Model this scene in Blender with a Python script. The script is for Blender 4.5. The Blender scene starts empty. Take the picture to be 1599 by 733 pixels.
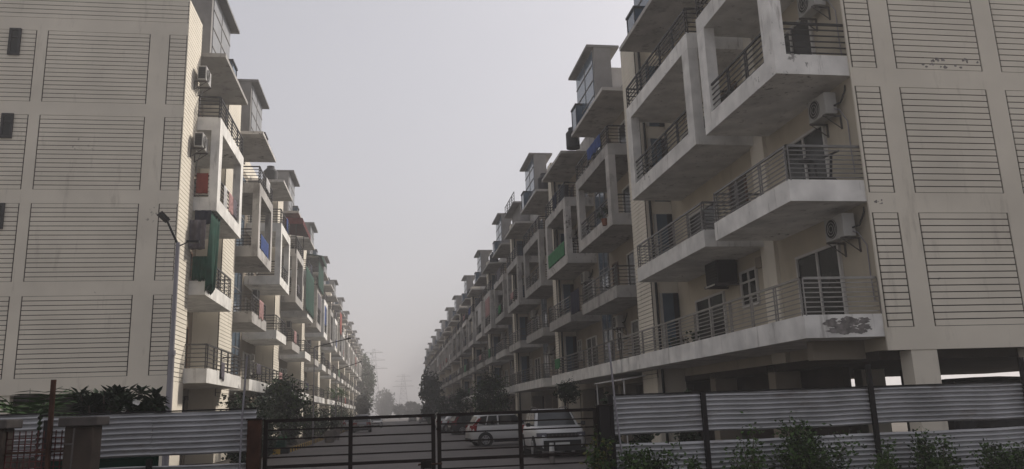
import bpy, bmesh, math, random
from mathutils import Vector, Matrix

SC = bpy.context.scene
COL = SC.collection
rad = math.radians

# ------------------------------------------------------------------ materials
MATS = {}


def nodes_of(name):
    m = bpy.data.materials.new(name)
    m.use_nodes = True
    nt = m.node_tree
    return m, nt, nt.nodes['Principled BSDF']


def new(nt, kind, **kw):
    n = nt.nodes.new(kind)
    for k, v in kw.items():
        setattr(n, k, v)
    return n


def mat(name, col, rough=0.75, metal=0.0, var=0.15, scale=1.5, stain=0.0, stain_col=(0.05, 0.045, 0.04),
        stain_scale=(0.9, 0.9, 0.35), stain_lo=0.56, bump=0.0, bump_scale=40, spec=0.18, spots=0.0, spot_lo=1.24, per_object=0.0):
    m, nt, b = nodes_of(name)
    b.inputs['Roughness'].default_value = rough
    b.inputs['Metallic'].default_value = metal
    b.inputs['Specular IOR Level'].default_value = spec
    geo = new(nt, 'ShaderNodeNewGeometry')
    nz = new(nt, 'ShaderNodeTexNoise')
    nz.inputs['Scale'].default_value = scale
    nz.inputs['Detail'].default_value = 6
    nt.links.new(geo.outputs['Position'], nz.inputs['Vector'])
    mp = new(nt, 'ShaderNodeMapRange')
    mp.inputs[1].default_value = 0.3
    mp.inputs[2].default_value = 0.7
    mp.inputs[3].default_value = 1 - var
    mp.inputs[4].default_value = 1 + var
    nt.links.new(nz.outputs['Fac'], mp.inputs[0])
    mul = new(nt, 'ShaderNodeMix', data_type='RGBA', blend_type='MULTIPLY')
    mul.inputs[0].default_value = 1
    mul.inputs[6].default_value = (*col, 1)
    nt.links.new(mp.outputs[0], mul.inputs[7])
    out = mul.outputs[2]
    if per_object > 0:                              # paint that has faded differently from one balcony to the next
        oi = new(nt, 'ShaderNodeObjectInfo')
        mo = new(nt, 'ShaderNodeMapRange')
        mo.inputs[3].default_value = 1 - per_object * 1.3
        mo.inputs[4].default_value = 1 + per_object * 0.7
        nt.links.new(oi.outputs['Random'], mo.inputs[0])
        m2_ = new(nt, 'ShaderNodeMix', data_type='RGBA', blend_type='MULTIPLY')
        m2_.inputs[0].default_value = 1
        nt.links.new(out, m2_.inputs[6])
        nt.links.new(mo.outputs[0], m2_.inputs[7])
        out = m2_.outputs[2]
    if stain > 0:
        mpg = new(nt, 'ShaderNodeMapping')
        mpg.inputs['Scale'].default_value = stain_scale
        nt.links.new(geo.outputs['Position'], mpg.inputs[0])
        n2 = new(nt, 'ShaderNodeTexNoise')
        n2.inputs['Scale'].default_value = 1.6
        n2.inputs['Detail'].default_value = 9
        n2.inputs['Roughness'].default_value = 0.68
        nt.links.new(mpg.outputs[0], n2.inputs['Vector'])
        r = new(nt, 'ShaderNodeMapRange')
        r.inputs[1].default_value = stain_lo
        r.inputs[2].default_value = stain_lo + 0.12
        r.inputs[3].default_value = 0
        r.inputs[4].default_value = stain
        nt.links.new(n2.outputs['Fac'], r.inputs[0])
        mx = new(nt, 'ShaderNodeMix', data_type='RGBA')
        nt.links.new(r.outputs[0], mx.inputs[0])
        nt.links.new(out, mx.inputs[6])
        mx.inputs[7].default_value = (*stain_col, 1)
        out = mx.outputs[2]
    if spots > 0:                                   # sparse dark mildew and chipped paint
        n4 = new(nt, 'ShaderNodeTexNoise')
        n4.inputs['Scale'].default_value = 5.5
        n4.inputs['Detail'].default_value = 6
        n4.inputs['Roughness'].default_value = 0.6
        nt.links.new(geo.outputs['Position'], n4.inputs['Vector'])
        n5 = new(nt, 'ShaderNodeTexNoise')
        n5.inputs['Scale'].default_value = 0.42
        n5.inputs['Detail'].default_value = 2
        nt.links.new(geo.outputs['Position'], n5.inputs['Vector'])
        ad = new(nt, 'ShaderNodeMath', operation='ADD')
        nt.links.new(n4.outputs['Fac'], ad.inputs[0])
        nt.links.new(n5.outputs['Fac'], ad.inputs[1])
        r5 = new(nt, 'ShaderNodeMapRange')
        r5.inputs[1].default_value = spot_lo
        r5.inputs[2].default_value = spot_lo + 0.06
        r5.inputs[3].default_value = 0
        r5.inputs[4].default_value = spots
        nt.links.new(ad.outputs[0], r5.inputs[0])
        mx2 = new(nt, 'ShaderNodeMix', data_type='RGBA')
        nt.links.new(r5.outputs[0], mx2.inputs[0])
        nt.links.new(out, mx2.inputs[6])
        mx2.inputs[7].default_value = (0.10, 0.09, 0.08, 1)
        out = mx2.outputs[2]
    nt.links.new(out, b.inputs['Base Color'])
    if bump:
        n3 = new(nt, 'ShaderNodeTexNoise')
        n3.inputs['Scale'].default_value = bump_scale
        n3.inputs['Detail'].default_value = 4
        nt.links.new(geo.outputs['Position'], n3.inputs['Vector'])
        bp = new(nt, 'ShaderNodeBump')
        bp.inputs['Strength'].default_value = bump
        bp.inputs['Distance'].default_value = 0.02
        nt.links.new(n3.outputs['Fac'], bp.inputs['Height'])
        nt.links.new(bp.outputs[0], b.inputs['Normal'])
    MATS[name] = m
    return m


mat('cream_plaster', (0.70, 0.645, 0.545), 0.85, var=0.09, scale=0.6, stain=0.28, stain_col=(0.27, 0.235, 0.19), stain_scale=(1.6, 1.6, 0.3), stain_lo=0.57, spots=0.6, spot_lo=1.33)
mat('shade_plaster', (0.29, 0.25, 0.20), 0.85, var=0.12, scale=0.8, stain=0.3, stain_col=(0.17, 0.14, 0.11))  # darker copy of the wall plaster, recess shade put into its colour
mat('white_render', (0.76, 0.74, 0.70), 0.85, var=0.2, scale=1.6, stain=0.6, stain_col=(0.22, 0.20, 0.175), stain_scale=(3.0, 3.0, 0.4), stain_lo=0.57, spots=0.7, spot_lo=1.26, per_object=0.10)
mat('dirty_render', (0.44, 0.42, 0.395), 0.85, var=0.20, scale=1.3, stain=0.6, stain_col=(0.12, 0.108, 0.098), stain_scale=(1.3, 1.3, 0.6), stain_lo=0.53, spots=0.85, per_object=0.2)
mat('grey_concrete', (0.20, 0.192, 0.185), 0.85, per_object=0.2, var=0.2, scale=1.2, stain=0.6, stain_col=(0.09, 0.083, 0.078), stain_scale=(1.5, 1.5, 0.4))
mat('panel_grey', (0.22, 0.225, 0.235), 0.5, var=0.15)
mat('groove_dark', (0.035, 0.030, 0.026), 1.0, spec=0.1)
mat('garage_brown', (0.045, 0.035, 0.029), 0.9, var=0.2)  # brown deepened so its colour carries the shade of the stilt storey
mat('steel_rail', (0.085, 0.081, 0.078), 0.42, 0.7, var=0.25, scale=3)
mat('bright_rail', (0.26, 0.25, 0.235), 0.4, 0.6, var=0.2, scale=3)
mat('yellow_plaster', (0.47, 0.415, 0.325), 0.85, var=0.12, scale=0.8, stain=0.3, stain_col=(0.2, 0.16, 0.12))
mat('mid_rail', (0.15, 0.145, 0.14), 0.4, 0.6, var=0.2, scale=3)
mat('dark_rail', (0.018, 0.017, 0.018), 0.5, 0.4, var=0.2)
mat('blue_glass', (0.055, 0.095, 0.14), 0.12, 0.0, var=0.3, scale=0.8, spec=0.8)
mat('dark_pane', (0.012, 0.014, 0.014), 0.2, 0.0, var=0.5, scale=1.2, spec=0.15)
mat('white_frame', (0.52, 0.5, 0.47), 0.5, var=0.08)
mat('brown_door', (0.10, 0.06, 0.04), 0.5, var=0.2)
mat('ac_white', (0.40, 0.39, 0.37), 0.5, var=0.08, stain=0.3, stain_col=(0.25, 0.22, 0.18))
mat('black_plastic', (0.011, 0.011, 0.012), 0.6, var=0.2, spec=0.3)
mat('bracket_steel', (0.09, 0.08, 0.075), 0.6, 0.4)
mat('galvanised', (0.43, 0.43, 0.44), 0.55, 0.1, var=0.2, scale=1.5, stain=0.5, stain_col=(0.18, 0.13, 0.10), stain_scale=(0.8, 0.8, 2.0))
mat('gate_steel', (0.013, 0.008, 0.007), 0.55, 0.3, var=0.35, scale=6)
mat('rusty_steel', (0.060, 0.026, 0.016), 0.75, 0.2, var=0.4, scale=6, stain=0.6, stain_col=(0.03, 0.018, 0.014))
mat('mesh_red', (0.085, 0.028, 0.026), 0.7, 0.1, var=0.5, scale=5)
mat('black_steel', (0.018, 0.016, 0.017), 0.6, 0.3, var=0.3)
mat('pole_grey', (0.26, 0.25, 0.27), 0.5, 0.4, var=0.1)
mat('lamp_black', (0.02, 0.02, 0.022), 0.4)
mat('pillar_brown', (0.062, 0.047, 0.038), 0.9, var=0.35, scale=3, stain=0.5, stain_col=(0.025, 0.02, 0.018))
mat('cap_stone', (0.085, 0.075, 0.07), 0.9, var=0.3, scale=4)
mat('leaf_dark', (0.022, 0.036, 0.017), 0.55, var=0.55, scale=3.0, spec=0.12)
mat('leaf_mid', (0.045, 0.083, 0.022), 0.5, var=0.5, scale=4.0, spec=0.12)
mat('leaf_bright', (0.036, 0.072, 0.02), 0.45, var=0.4, scale=4.0, spec=0.12)
mat('leaf_yellow', (0.115, 0.115, 0.032), 0.5, var=0.5, scale=6.0, spec=0.12)
mat('leaf_grey', (0.045, 0.055, 0.040), 0.6, var=0.4, scale=0.5, spec=0.12)
mat('bark', (0.10, 0.08, 0.062), 0.9, var=0.3, scale=8)
mat('trunk_paint', (0.42, 0.40, 0.37), 0.85, var=0.15, scale=5)
mat('flower_white', (0.75, 0.73, 0.68), 0.6)
mat('car_white', (0.54, 0.54, 0.54), 0.28, 0.0, var=0.03, spec=0.6)
mat('car_grey', (0.20, 0.20, 0.21), 0.3, 0.5, var=0.05)
mat('car_silver', (0.38, 0.38, 0.39), 0.3, 0.5, var=0.05)
mat('car_dark', (0.03, 0.03, 0.034), 0.25, 0.2, var=0.1)
mat('car_glass', (0.02, 0.024, 0.025), 0.06, 0.0, var=0.3, spec=0.8)
mat('windscreen_glass', (0.022, 0.027, 0.03), 0.08, 0.0, var=0.3, spec=0.35)
mat('tyre_rubber', (0.016, 0.016, 0.016), 0.8)
mat('alloy', (0.42, 0.42, 0.43), 0.35, 0.7)
mat('tail_red', (0.22, 0.012, 0.012), 0.25, var=0.1)
mat('headlamp_glass', (0.16, 0.16, 0.19), 0.1, 0.3, var=0.3, scale=12)
mat('plate_white', (0.6, 0.6, 0.58), 0.5)
mat('red_cloth', (0.25, 0.045, 0.03), 0.9, var=0.3, scale=3)
mat('maroon_sheet', (0.085, 0.010, 0.012), 0.8, var=0.3, scale=3, spec=0.15)
mat('green_cloth', (0.004, 0.044, 0.028), 0.85, var=0.35, scale=3)
mat('green_net', (0.03, 0.16, 0.06), 0.85, var=0.3, scale=5)
mat('blue_cloth', (0.03, 0.06, 0.19), 0.9, var=0.4, scale=5)
mat('dark_blue_cloth', (0.012, 0.014, 0.03), 0.9, var=0.4, scale=4)
mat('white_cloth', (0.5, 0.49, 0.48), 0.9, var=0.2, scale=8)
mat('pink_cloth', (0.34, 0.2, 0.19), 0.9, var=0.4, scale=9)
mat('grey_cloth', (0.10, 0.09, 0.105), 0.9, var=0.4, scale=5)
mat('kerb_yellow', (0.42, 0.27, 0.05), 0.8, var=0.2, scale=5)
mat('kerb_black', (0.02, 0.02, 0.022), 0.8, var=0.2, scale=5)
mat('kerb_grey', (0.20, 0.18, 0.165), 0.9, var=0.2, scale=4)
mat('soil', (0.055, 0.045, 0.036), 0.95, var=0.4, scale=2, bump=0.5, bump_scale=14)
mat('dry_ground', (0.12, 0.105, 0.09), 0.95, var=0.25, scale=0.4, bump=0.4, bump_scale=8)
mat('terracotta', (0.20, 0.08, 0.045), 0.85, var=0.2)
mat('peel_grey', (0.20, 0.185, 0.175), 0.95, var=0.4, scale=9)
mat('pylon_steel', (0.2, 0.2, 0.2), 0.6, 0.3)
mat('tank_black', (0.02, 0.02, 0.022), 0.5)
mat('awning_white', (0.55, 0.54, 0.53), 0.7, var=0.1)


def road_material():
    m, nt, b = nodes_of('paver_road')
    geo = new(nt, 'ShaderNodeNewGeometry')
    br = new(nt, 'ShaderNodeTexBrick')
    br.inputs['Color1'].default_value = (0.105, 0.088, 0.08, 1)
    br.inputs['Color2'].default_value = (0.088, 0.075, 0.069, 1)
    br.inputs['Mortar'].default_value = (0.075, 0.062, 0.056, 1)
    br.inputs['Scale'].default_value = 1
    br.inputs['Mortar Size'].default_value = 0.008
    br.inputs['Brick Width'].default_value = 0.24
    br.inputs['Row Height'].default_value = 0.12
    nt.links.new(geo.outputs['Position'], br.inputs['Vector'])
    nz = new(nt, 'ShaderNodeTexNoise')
    nz.inputs['Scale'].default_value = 0.55
    nz.inputs['Detail'].default_value = 7
    nz.inputs['Roughness'].default_value = 0.65
    nt.links.new(geo.outputs['Position'], nz.inputs['Vector'])
    mp = new(nt, 'ShaderNodeMapRange')
    mp.inputs[1].default_value = 0.32
    mp.inputs[2].default_value = 0.68
    mp.inputs[3].default_value = 0.62
    mp.inputs[4].default_value = 1.25
    nt.links.new(nz.outputs['Fac'], mp.inputs[0])
    mul = new(nt, 'ShaderNodeMix', data_type='RGBA', blend_type='MULTIPLY')
    mul.inputs[0].default_value = 1
    nt.links.new(br.outputs['Color'], mul.inputs[6])
    nt.links.new(mp.outputs[0], mul.inputs[7])
    nt.links.new(mul.outputs[2], b.inputs['Base Color'])
    b.inputs['Roughness'].default_value = 0.72
    MATS['paver_road'] = m


road_material()


# ------------------------------------------------------------------ mesh builder
class MB:
    """Collects boxes, tubes and sheets; build() links them as one mesh object. s mirrors x."""

    def __init__(self, s=1):
        self.v, self.f, self.mi, self.mats, self.s = [], [], [], [], s
        self.smooth = set()

    def m(self, name):
        if name not in self.mats:
            self.mats.append(name)
        return self.mats.index(name)

    def face(self, pts, mname, smooth=False):
        n = len(self.v)
        self.v += [(p[0] * self.s, p[1], p[2]) for p in pts]
        if smooth:
            self.smooth.add(len(self.f))
        self.f.append(list(range(n, n + len(pts))))
        self.mi.append(self.m(mname))

    def raw(self, pts, faces, mname, smooth=False):
        n = len(self.v)
        self.v += [(p[0] * self.s, p[1], p[2]) for p in pts]
        k = self.m(mname)
        for f in faces:
            if smooth:
                self.smooth.add(len(self.f))
            self.f.append([n + i for i in f])
            self.mi.append(k)

    def box(self, x0, x1, y0, y1, z0, z1, mname):
        p = [(x, y, z) for x in (x0, x1) for y in (y0, y1) for z in (z0, z1)]
        self.raw(p, [(0, 1, 3, 2), (4, 6, 7, 5), (0, 4, 5, 1), (2, 3, 7, 6), (0, 2, 6, 4), (1, 5, 7, 3)], mname)

    def tube(self, p, q, r, mname, n=8, r2=None, smooth=True):
        p, q = Vector(p), Vector(q)
        d = (q - p).normalized()
        a = d.orthogonal().normalized()
        b = d.cross(a)
        r2 = r if r2 is None else r2
        pts = []
        for c, rr in ((p, r), (q, r2)):
            for i in range(n):
                t = 2 * math.pi * i / n
                pts.append(c + a * math.cos(t) * rr + b * math.sin(t) * rr)
        fs = [(i, (i + 1) % n, n + (i + 1) % n, n + i) for i in range(n)]
        self.raw(pts, fs, mname, smooth)
        self.raw(pts[:n], [tuple(range(n))[::-1]], mname)
        self.raw(pts[n:], [tuple(range(n))], mname)

    def path(self, pts, r, mname, n=6):
        for i in range(len(pts) - 1):
            r0 = r[i] if isinstance(r, (list, tuple)) else r
            r1 = r[i + 1] if isinstance(r, (list, tuple)) else r
            self.tube(pts[i], pts[i + 1], r0, mname, n, r1)

    def prism(self, outline, axis, a, b, mname):
        """outline in the two other axes, extruded along axis from a to b."""
        def P(o, t):
            if axis == 'x':
                return (t, o[0], o[1])
            if axis == 'y':
                return (o[0], t, o[1])
            return (o[0], o[1], t)
        n = len(outline)
        pts = [P(o, a) for o in outline] + [P(o, b) for o in outline]
        fs = [tuple(range(n)), tuple(range(2 * n - 1, n - 1, -1))]
        fs += [(i, (i + 1) % n, n + (i + 1) % n, n + i) for i in range(n)]
        self.raw(pts, fs, mname)

    def build(self, name, parent=None, loc=(0, 0, 0), rotz=0.0, bevel=0.0, recalc=True):
        me = bpy.data.meshes.new(name)
        me.from_pydata([tuple(p) for p in self.v], [], self.f)
        for n in self.mats:
            me.materials.append(MATS[n])
        me.polygons.foreach_set('material_index', self.mi)
        sm = [i in self.smooth for i in range(len(self.f))]
        me.polygons.foreach_set('use_smooth', sm)
        if recalc:
            bm = bmesh.new()
            bm.from_mesh(me)
            bmesh.ops.recalc_face_normals(bm, faces=bm.faces)
            bm.to_mesh(me)
            bm.free()
        me.update()
        o = bpy.data.objects.new(name, me)
        COL.objects.link(o)
        o.location = loc
        o.rotation_euler = (0, 0, rotz)
        if parent:
            o.parent = parent
        if bevel:
            md = o.modifiers.new('bevel', 'BEVEL')
            md.width = bevel
            md.segments = 1
            md.limit_method = 'ANGLE'
        return o


def tag(o, label=None, cat=None, group=None, kind=None):
    if label:
        o['label'] = label
    if cat:
        o['category'] = cat
    if group:
        o['group'] = group
    if kind:
        o['kind'] = kind
    return o


def thing(name, label, cat, loc=(0, 0, 0), rotz=0.0, group=None):
    o = bpy.data.objects.new(name, None)
    o.empty_display_size = 0.3
    COL.objects.link(o)
    o.location = loc
    o.rotation_euler = (0, 0, rotz)
    return tag(o, label, cat, group)


def copy_tree(o, parent=None, skip=()):
    c = o.copy()
    COL.objects.link(c)
    c.parent = parent
    for ch in list(o.children):
        if ch.name.split('.')[0] in skip:
            continue
        copy_tree(ch, c, skip)
    return c


# ------------------------------------------------------------------ setting
def sheet(name, x0, x1, y0, y1, z, m, nx=1, ny=1):
    b = MB()
    b.face([(x0, y0, z), (x1, y0, z), (x1, y1, z), (x0, y1, z)], m)
    return tag(b.build(name), kind='structure')


sheet('ground', -480, 480, -40, 880, -0.02, 'dry_ground')
sheet('road', -5.0, 9.2, 13.2, 420, -0.012 + 0.008, 'paver_road')
sheet('forecourt', -14, 20, -6, 13.2, -0.004, 'soil')

# verge along the left row with a striped kerb
vb = MB()
vb.box(-9.5, -4.95, 40.15, 235, -0.02, 0.12, 'soil')
tag(vb.build('verge'), kind='structure')
kb = MB()
x = -9.3
i = 0
while x < -4.72:
    kb.box(x, min(x + 0.42, -4.72), 40.0, 40.15, -0.02, 0.24, 'kerb_yellow' if i % 2 else 'kerb_black')
    x += 0.42
    i += 1
y = 40.15
while y < 150:
    kb.box(-4.94, -4.80, y, y + 0.6, -0.02, 0.2, 'kerb_yellow' if i % 2 else 'kerb_black')
    y += 0.6
    i += 1
tag(kb.build('kerb'), kind='structure')

# ------------------------------------------------------------------ apartment blocks
XR, XL = 10.55, -7.90           # facade planes
DEPTH = 13.4


def boards(b, axis, plane, out, a0, a1, z0, z1, n, m='cream_plaster', gap=0.024):
    """A clapboard panel: dark backing with n boards proud of it. axis 'y' faces -y at plane; axis 'u' faces +u at plane."""
    pitch = (z1 - z0) / n
    g = gap
    if axis == 'y':
        b.box(a0, a1, plane + 0.022, plane + 0.05, z0, z1, 'groove_dark')
        for k in range(n):
            b.box(a0 + g * 1.5, a1 - g * 1.5, plane, plane + 0.022, z0 + k * pitch + g / 2, z0 + (k + 1) * pitch - g / 2, m)
    else:
        b.box(plane - 0.05, plane - 0.022, a0, a1, z0, z1, 'groove_dark')
        for k in range(n):
            b.box(plane - 0.022, plane, a0, a1, z0 + k * pitch + g / 2, z0 + (k + 1) * pitch - g / 2, m)


def fin(b, y0, y1, u=1.05, z0=0.0, z1=16.0):
    """Pier of the facade standing forward, boarded face to the street."""
    b.box(-0.02, u - 0.05, y0, y1, z0, z1, 'cream_plaster')
    boards(b, 'u', u, 1, y0, y1, 2.58, z1, 90, gap=0.02)
    b.box(u - 0.05, u, y0, y1, z0, 2.58, 'cream_plaster')


def railing(b, pts, z0, h=0.80, bars=6, m='steel_rail', t=0.017, step=1.25, top=0.026):
    for (u0, y0), (u1, y1) in zip(pts[:-1], pts[1:]):
        for k in range(bars):
            z = z0 + 0.07 + (h - 0.07) * k / (bars - 1)
            r = top if k == bars - 1 else t * 0.8
            b.box(min(u0, u1) - r, max(u0, u1) + r, min(y0, y1) - r, max(y0, y1) + r, z - r, z + r, m)
        L = abs(u1 - u0) + abs(y1 - y0)
        n = max(1, round(L / step))
        for k in range(n + 1):
            f = k / n
            for e in (-0.05, 0.05):
                uu = u0 + (u1 - u0) * f + (e if abs(u1 - u0) > 0.01 else 0)
                yy = y0 + (y1 - y0) * f + (e if abs(y1 - y0) > 0.01 else 0)
                if k in (0, n) and (e > 0) == (k == 0):
                    continue
                b.box(uu - t, uu + t, yy - t, yy + t, z0 - 0.02, z0 + h - 0.01, m)


def slab(b, y0, y1, u, z, h=0.49, m='white_render', near=True, far=True, u0=-0.05):
    """Balcony floor with an upstand round its free edges; z is the underside."""
    b.box(u - 0.12, u, y0, y1, z, z + h, m)
    ya, yb = y0, y1
    if near:
        b.box(u0, u - 0.12, y0, y0 + 0.12, z, z + h, m)
        ya = y0 + 0.12
    if far:
        b.box(u0, u - 0.12, y1 - 0.12, y1, z, z + h, m)
        yb = y1 - 0.12
    b.box(u0, u - 0.12, ya, yb, z, z + 0.16, m)


def opening(parent, s, y0, y1, z0, z1, kind='door', u=0.0, sash=2, m='white_frame', pm='dark_pane', axis='u'):
    """A framed window or sliding door set on the wall face; returns the frame, its pane is a child."""
    b = MB(s)
    f = 0.07
    if axis == 'u':
        B = lambda a0, a1, c0, c1, d0, d1, mm, bb: bb.box(u + d0, u + d1, a0, a1, c0, c1, mm)
    else:
        B = lambda a0, a1, c0, c1, d0, d1, mm, bb: bb.box(a0, a1, u - d1, u - d0, c0, c1, mm)
    B(y0, y0 + f, z0, z1, -0.01, 0.07, m, b)
    B(y1 - f, y1, z0, z1, -0.01, 0.07, m, b)
    B(y0 + f, y1 - f, z1 - f, z1, -0.01, 0.07, m, b)
    B(y0 + f, y1 - f, z0, z0 + f, -0.01, 0.07, m, b)
    for k in range(1, sash):
        c = y0 + (y1 - y0) * k / sash
        B(c - f / 2, c + f / 2, z0 + f, z1 - f, -0.01, 0.06, m, b)
    if kind == 'window':
        c = z0 + (z1 - z0) * 0.68
        B(y0 + f, y1 - f, c - 0.03, c + 0.03, -0.01, 0.055, m, b)
    o = b.build(kind, parent)
    p = MB(s)
    B(y0 + f / 2, y1 - f / 2, z0 + f / 2, z1 - f / 2, 0.004, 0.02, pm, p)
    p.build('pane', o)
    return o


FZ = [0, 2.88, 5.88, 8.88, 11.88]    # undersides of the balcony floors


def frame_bay(parent, s, y0, y1, u, uu=None, post=0.5, dark='dark_rail', m='white_render', n4=6, rail2='steel_rail', bars2=6):
    """Second floor balcony, then the boxed frame of the third floor that carries the open fourth floor balcony, and the canopy."""
    u2 = uu or u
    b = MB(s)
    slab(b, y0, y1, u2, FZ[2], m=m)
    o = b.build('balcony', parent)
    r = MB(s)
    railing(r, [(0.02, y0 + 0.06), (u2 - 0.06, y0 + 0.06), (u2 - 0.06, y1 - 0.06), (0.02, y1 - 0.06)], FZ[2] + 0.49, m=rail2, bars=bars2, t=0.014 if bars2 > 6 else 0.017)
    r.build('railing', o)
    b = MB(s)
    slab(b, y0, y1, u, FZ[3], m=m)
    z0, z1 = FZ[3] + 0.49, FZ[4]
    b.box(u - 0.30, u, y0, y0 + post, z0, z1, m)
    b.box(u - 0.30, u, y1 - post, y1, z0, z1, m)
    o = b.build('balcony', parent)
    r = MB(s)
    railing(r, [(0.02, y0 + 0.06), (u - 0.31, y0 + 0.06)], z0, m=dark)
    railing(r, [(u - 0.08, y0 + post), (u - 0.08, y1 - post)], z0, m=dark, step=1.1)
    railing(r, [(0.02, y1 - 0.06), (u - 0.31, y1 - 0.06)], z0, m=dark)
    r.build('railing', o)
    b = MB(s)
    slab(b, y0, y1, u, FZ[4], m=m)
    o = b.build('balcony', parent)
    r = MB(s)
    railing(r, [(0.02, y0 + 0.06), (u - 0.06, y0 + 0.06), (u - 0.06, y1 - 0.06), (0.02, y1 - 0.06)], FZ[4] + 0.49, m=dark, bars=n4)
    r.build('railing', o)
    b = MB(s)
    b.box(-0.05, u + 0.05, y0 + 0.1, y1 + 0.15, 14.78, 14.93, 'dirty_render')
    b.build('canopy', parent)


def bay_openings(parent, s, y0, y1, floors=(1, 2, 3, 4), w=2.1):
    for k in floors:
        z = FZ[k] + 0.17
        c = y0 + (y1 - y0) * 0.36
        opening(parent, s, c - w / 2, c + w / 2, z, z + 2.2)
        if y1 - y0 > 3.8:
            e = y1 - 0.75
            if k % 2:
                opening(parent, s, e - 0.45, e + 0.45, z + 1.1, z + 2.3, 'window', pm='dark_pane')
            else:
                opening(parent, s, e - 0.45, e + 0.45, z, z + 2.2, 'door', sash=1, m='brown_door', pm='black_plastic')


def tower(parent, s, c0, c1, box=True, ztop=18.05):
    """Stair tower above the roof: glazed face, concrete side walls and a wide flat cap."""
    b = MB(s)
    t0, t1 = c0 + 0.04, c1 - 0.30
    b.box(0.32, 1.12, t0, t1, 14.94, ztop, 'grey_concrete')
    b.box(-4.0, 0.32, t0 + 0.1, t1 + 0.3, 14.9, 17.1, 'dirty_render')
    o = b.build('stair_tower', parent)
    g = MB(s)
    g.box(1.12, 1.145, t0 + 0.3, t1 - 0.08, 15.0, ztop - 0.08, 'blue_glass' if s < 0 else 'panel_grey')
    n = 4
    for k in range(1, n):
        z = 15.0 + (ztop - 15.0) * k / n
        g.box(1.145, 1.165, t0 + 0.3, t1 - 0.08, z - 0.03, z + 0.03, 'grey_concrete')
    c = (t0 + t1) / 2
    g.box(1.145, 1.162, c - 0.03, c + 0.03, 15.0, ztop - 0.08, 'grey_concrete')
    g.build('glazing', o)
    cp = MB(s)
    cp.box(-0.1, 1.46, c0, c1, ztop, ztop + 0.11, 'grey_concrete')
    cp.build('cap', o)
    if box:
        q = MB(s)
        q.box(1.147, 1.45, t1 - 0.95, t1 - 0.02, 14.94, 16.2, 'blue_glass')
        q.box(1.147, 1.50, t1 - 1.0, t1 + 0.03, 16.2, 16.28, 'lamp_black')
        for yy in (t1 - 0.96, t1 - 0.05):
            q.box(1.45, 1.47, yy, yy + 0.06, 14.94, 16.2, 'lamp_black')
        q.build('glass_box', o)


def stair_glass(parent, s, y0, y1):
    """The glazed strip of the stair between two bays, with its mullions."""
    b = MB(s)
    b.box(0.0, 0.02, y0, y1, 3.3, 14.6, 'blue_glass')
    for k in range(12):
        z = 3.3 + k * 1.0
        b.box(0.02, 0.05, y0, y1, z - 0.03, z + 0.03, 'grey_concrete')
    for yy in (y0, (y0 + y1) / 2 - 0.03, y1 - 0.06):
        b.box(0.02, 0.055, yy, yy + 0.06, 3.33, 14.6, 'grey_concrete')
    b.build('stair_window', parent)


def fin_window(parent, s, y, u0=0.22, u1=0.64):
    """Tall dark strip window and a pipe on the face of the pier that looks towards the gate."""
    for k in (1, 2, 3, 4):
        b = MB(s)
        z = FZ[k] + 0.25
        b.box(u0, u1, y - 0.03, y - 0.002, z, z + 2.5, 'blue_glass')
        b.box(u1, u1 + 0.09, y - 0.05, y - 0.002, z, z + 2.5, 'white_frame')
        b.box(u0 - 0.2, u0, y - 0.05, y - 0.002, z, z + 2.5, 'black_plastic')
        b.build('window', parent)
    b = MB(s)
    b.tube((0.86, y - 0.07, 0), (0.86, y - 0.07, 15.5), 0.05, 'black_plastic', 8)
    b.build('drainpipe', parent)


def ground_floor(b, s, y0, y1, cols, back=-0.95, wall_from=None):
    """Stilt storey: pillars, a recessed garage wall and the slab above."""
    w0 = y0 if wall_from is None else wall_from
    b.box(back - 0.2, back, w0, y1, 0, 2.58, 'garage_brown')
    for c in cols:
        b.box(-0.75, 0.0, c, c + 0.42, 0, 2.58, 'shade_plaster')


def end_grid(b, s, plane, cols, wholes, rows, u_edge, u_far):
    """The blank end wall: plain piers and bands with boarded panels between them (faces -y)."""
    ztop = 16.0
    zs = [r[0] for r in rows]
    # bands
    prev = 2.58
    for z0, z1 in rows:
        b.box(u_far, u_edge, plane, plane + 0.05, prev, z0, 'cream_plaster')
        xs = u_edge
        for a1, a0 in cols:                      # from the street corner inward: a1 > a0
            if xs - a1 > 0.001:
                b.box(a1, xs, plane, plane + 0.05, z0, z1, 'cream_plaster')
            boards(b, 'y', plane, -1, a0, a1, z0, z1, 17)
            xs = a0
        b.box(u_far, xs, plane, plane + 0.05, z0, z1, 'cream_plaster')
        prev = z1
    for z0, z1, n in wholes:
        b.box(u_far, u_edge, plane, plane + 0.05, prev, z0, 'cream_plaster')
        boards(b, 'y', plane, -1, u_far, u_edge, z0, z1, n)
        prev = z1
    b.box(u_far, u_edge, plane, plane + 0.05, prev, ztop, 'cream_plaster')


ROWS = [(3.07 + 3 * k, 5.61 + 3 * k) for k in range(4)]
ROWG = 'apartment blocks of the right-hand row'
LROWG = 'apartment blocks of the left-hand row'

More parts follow.
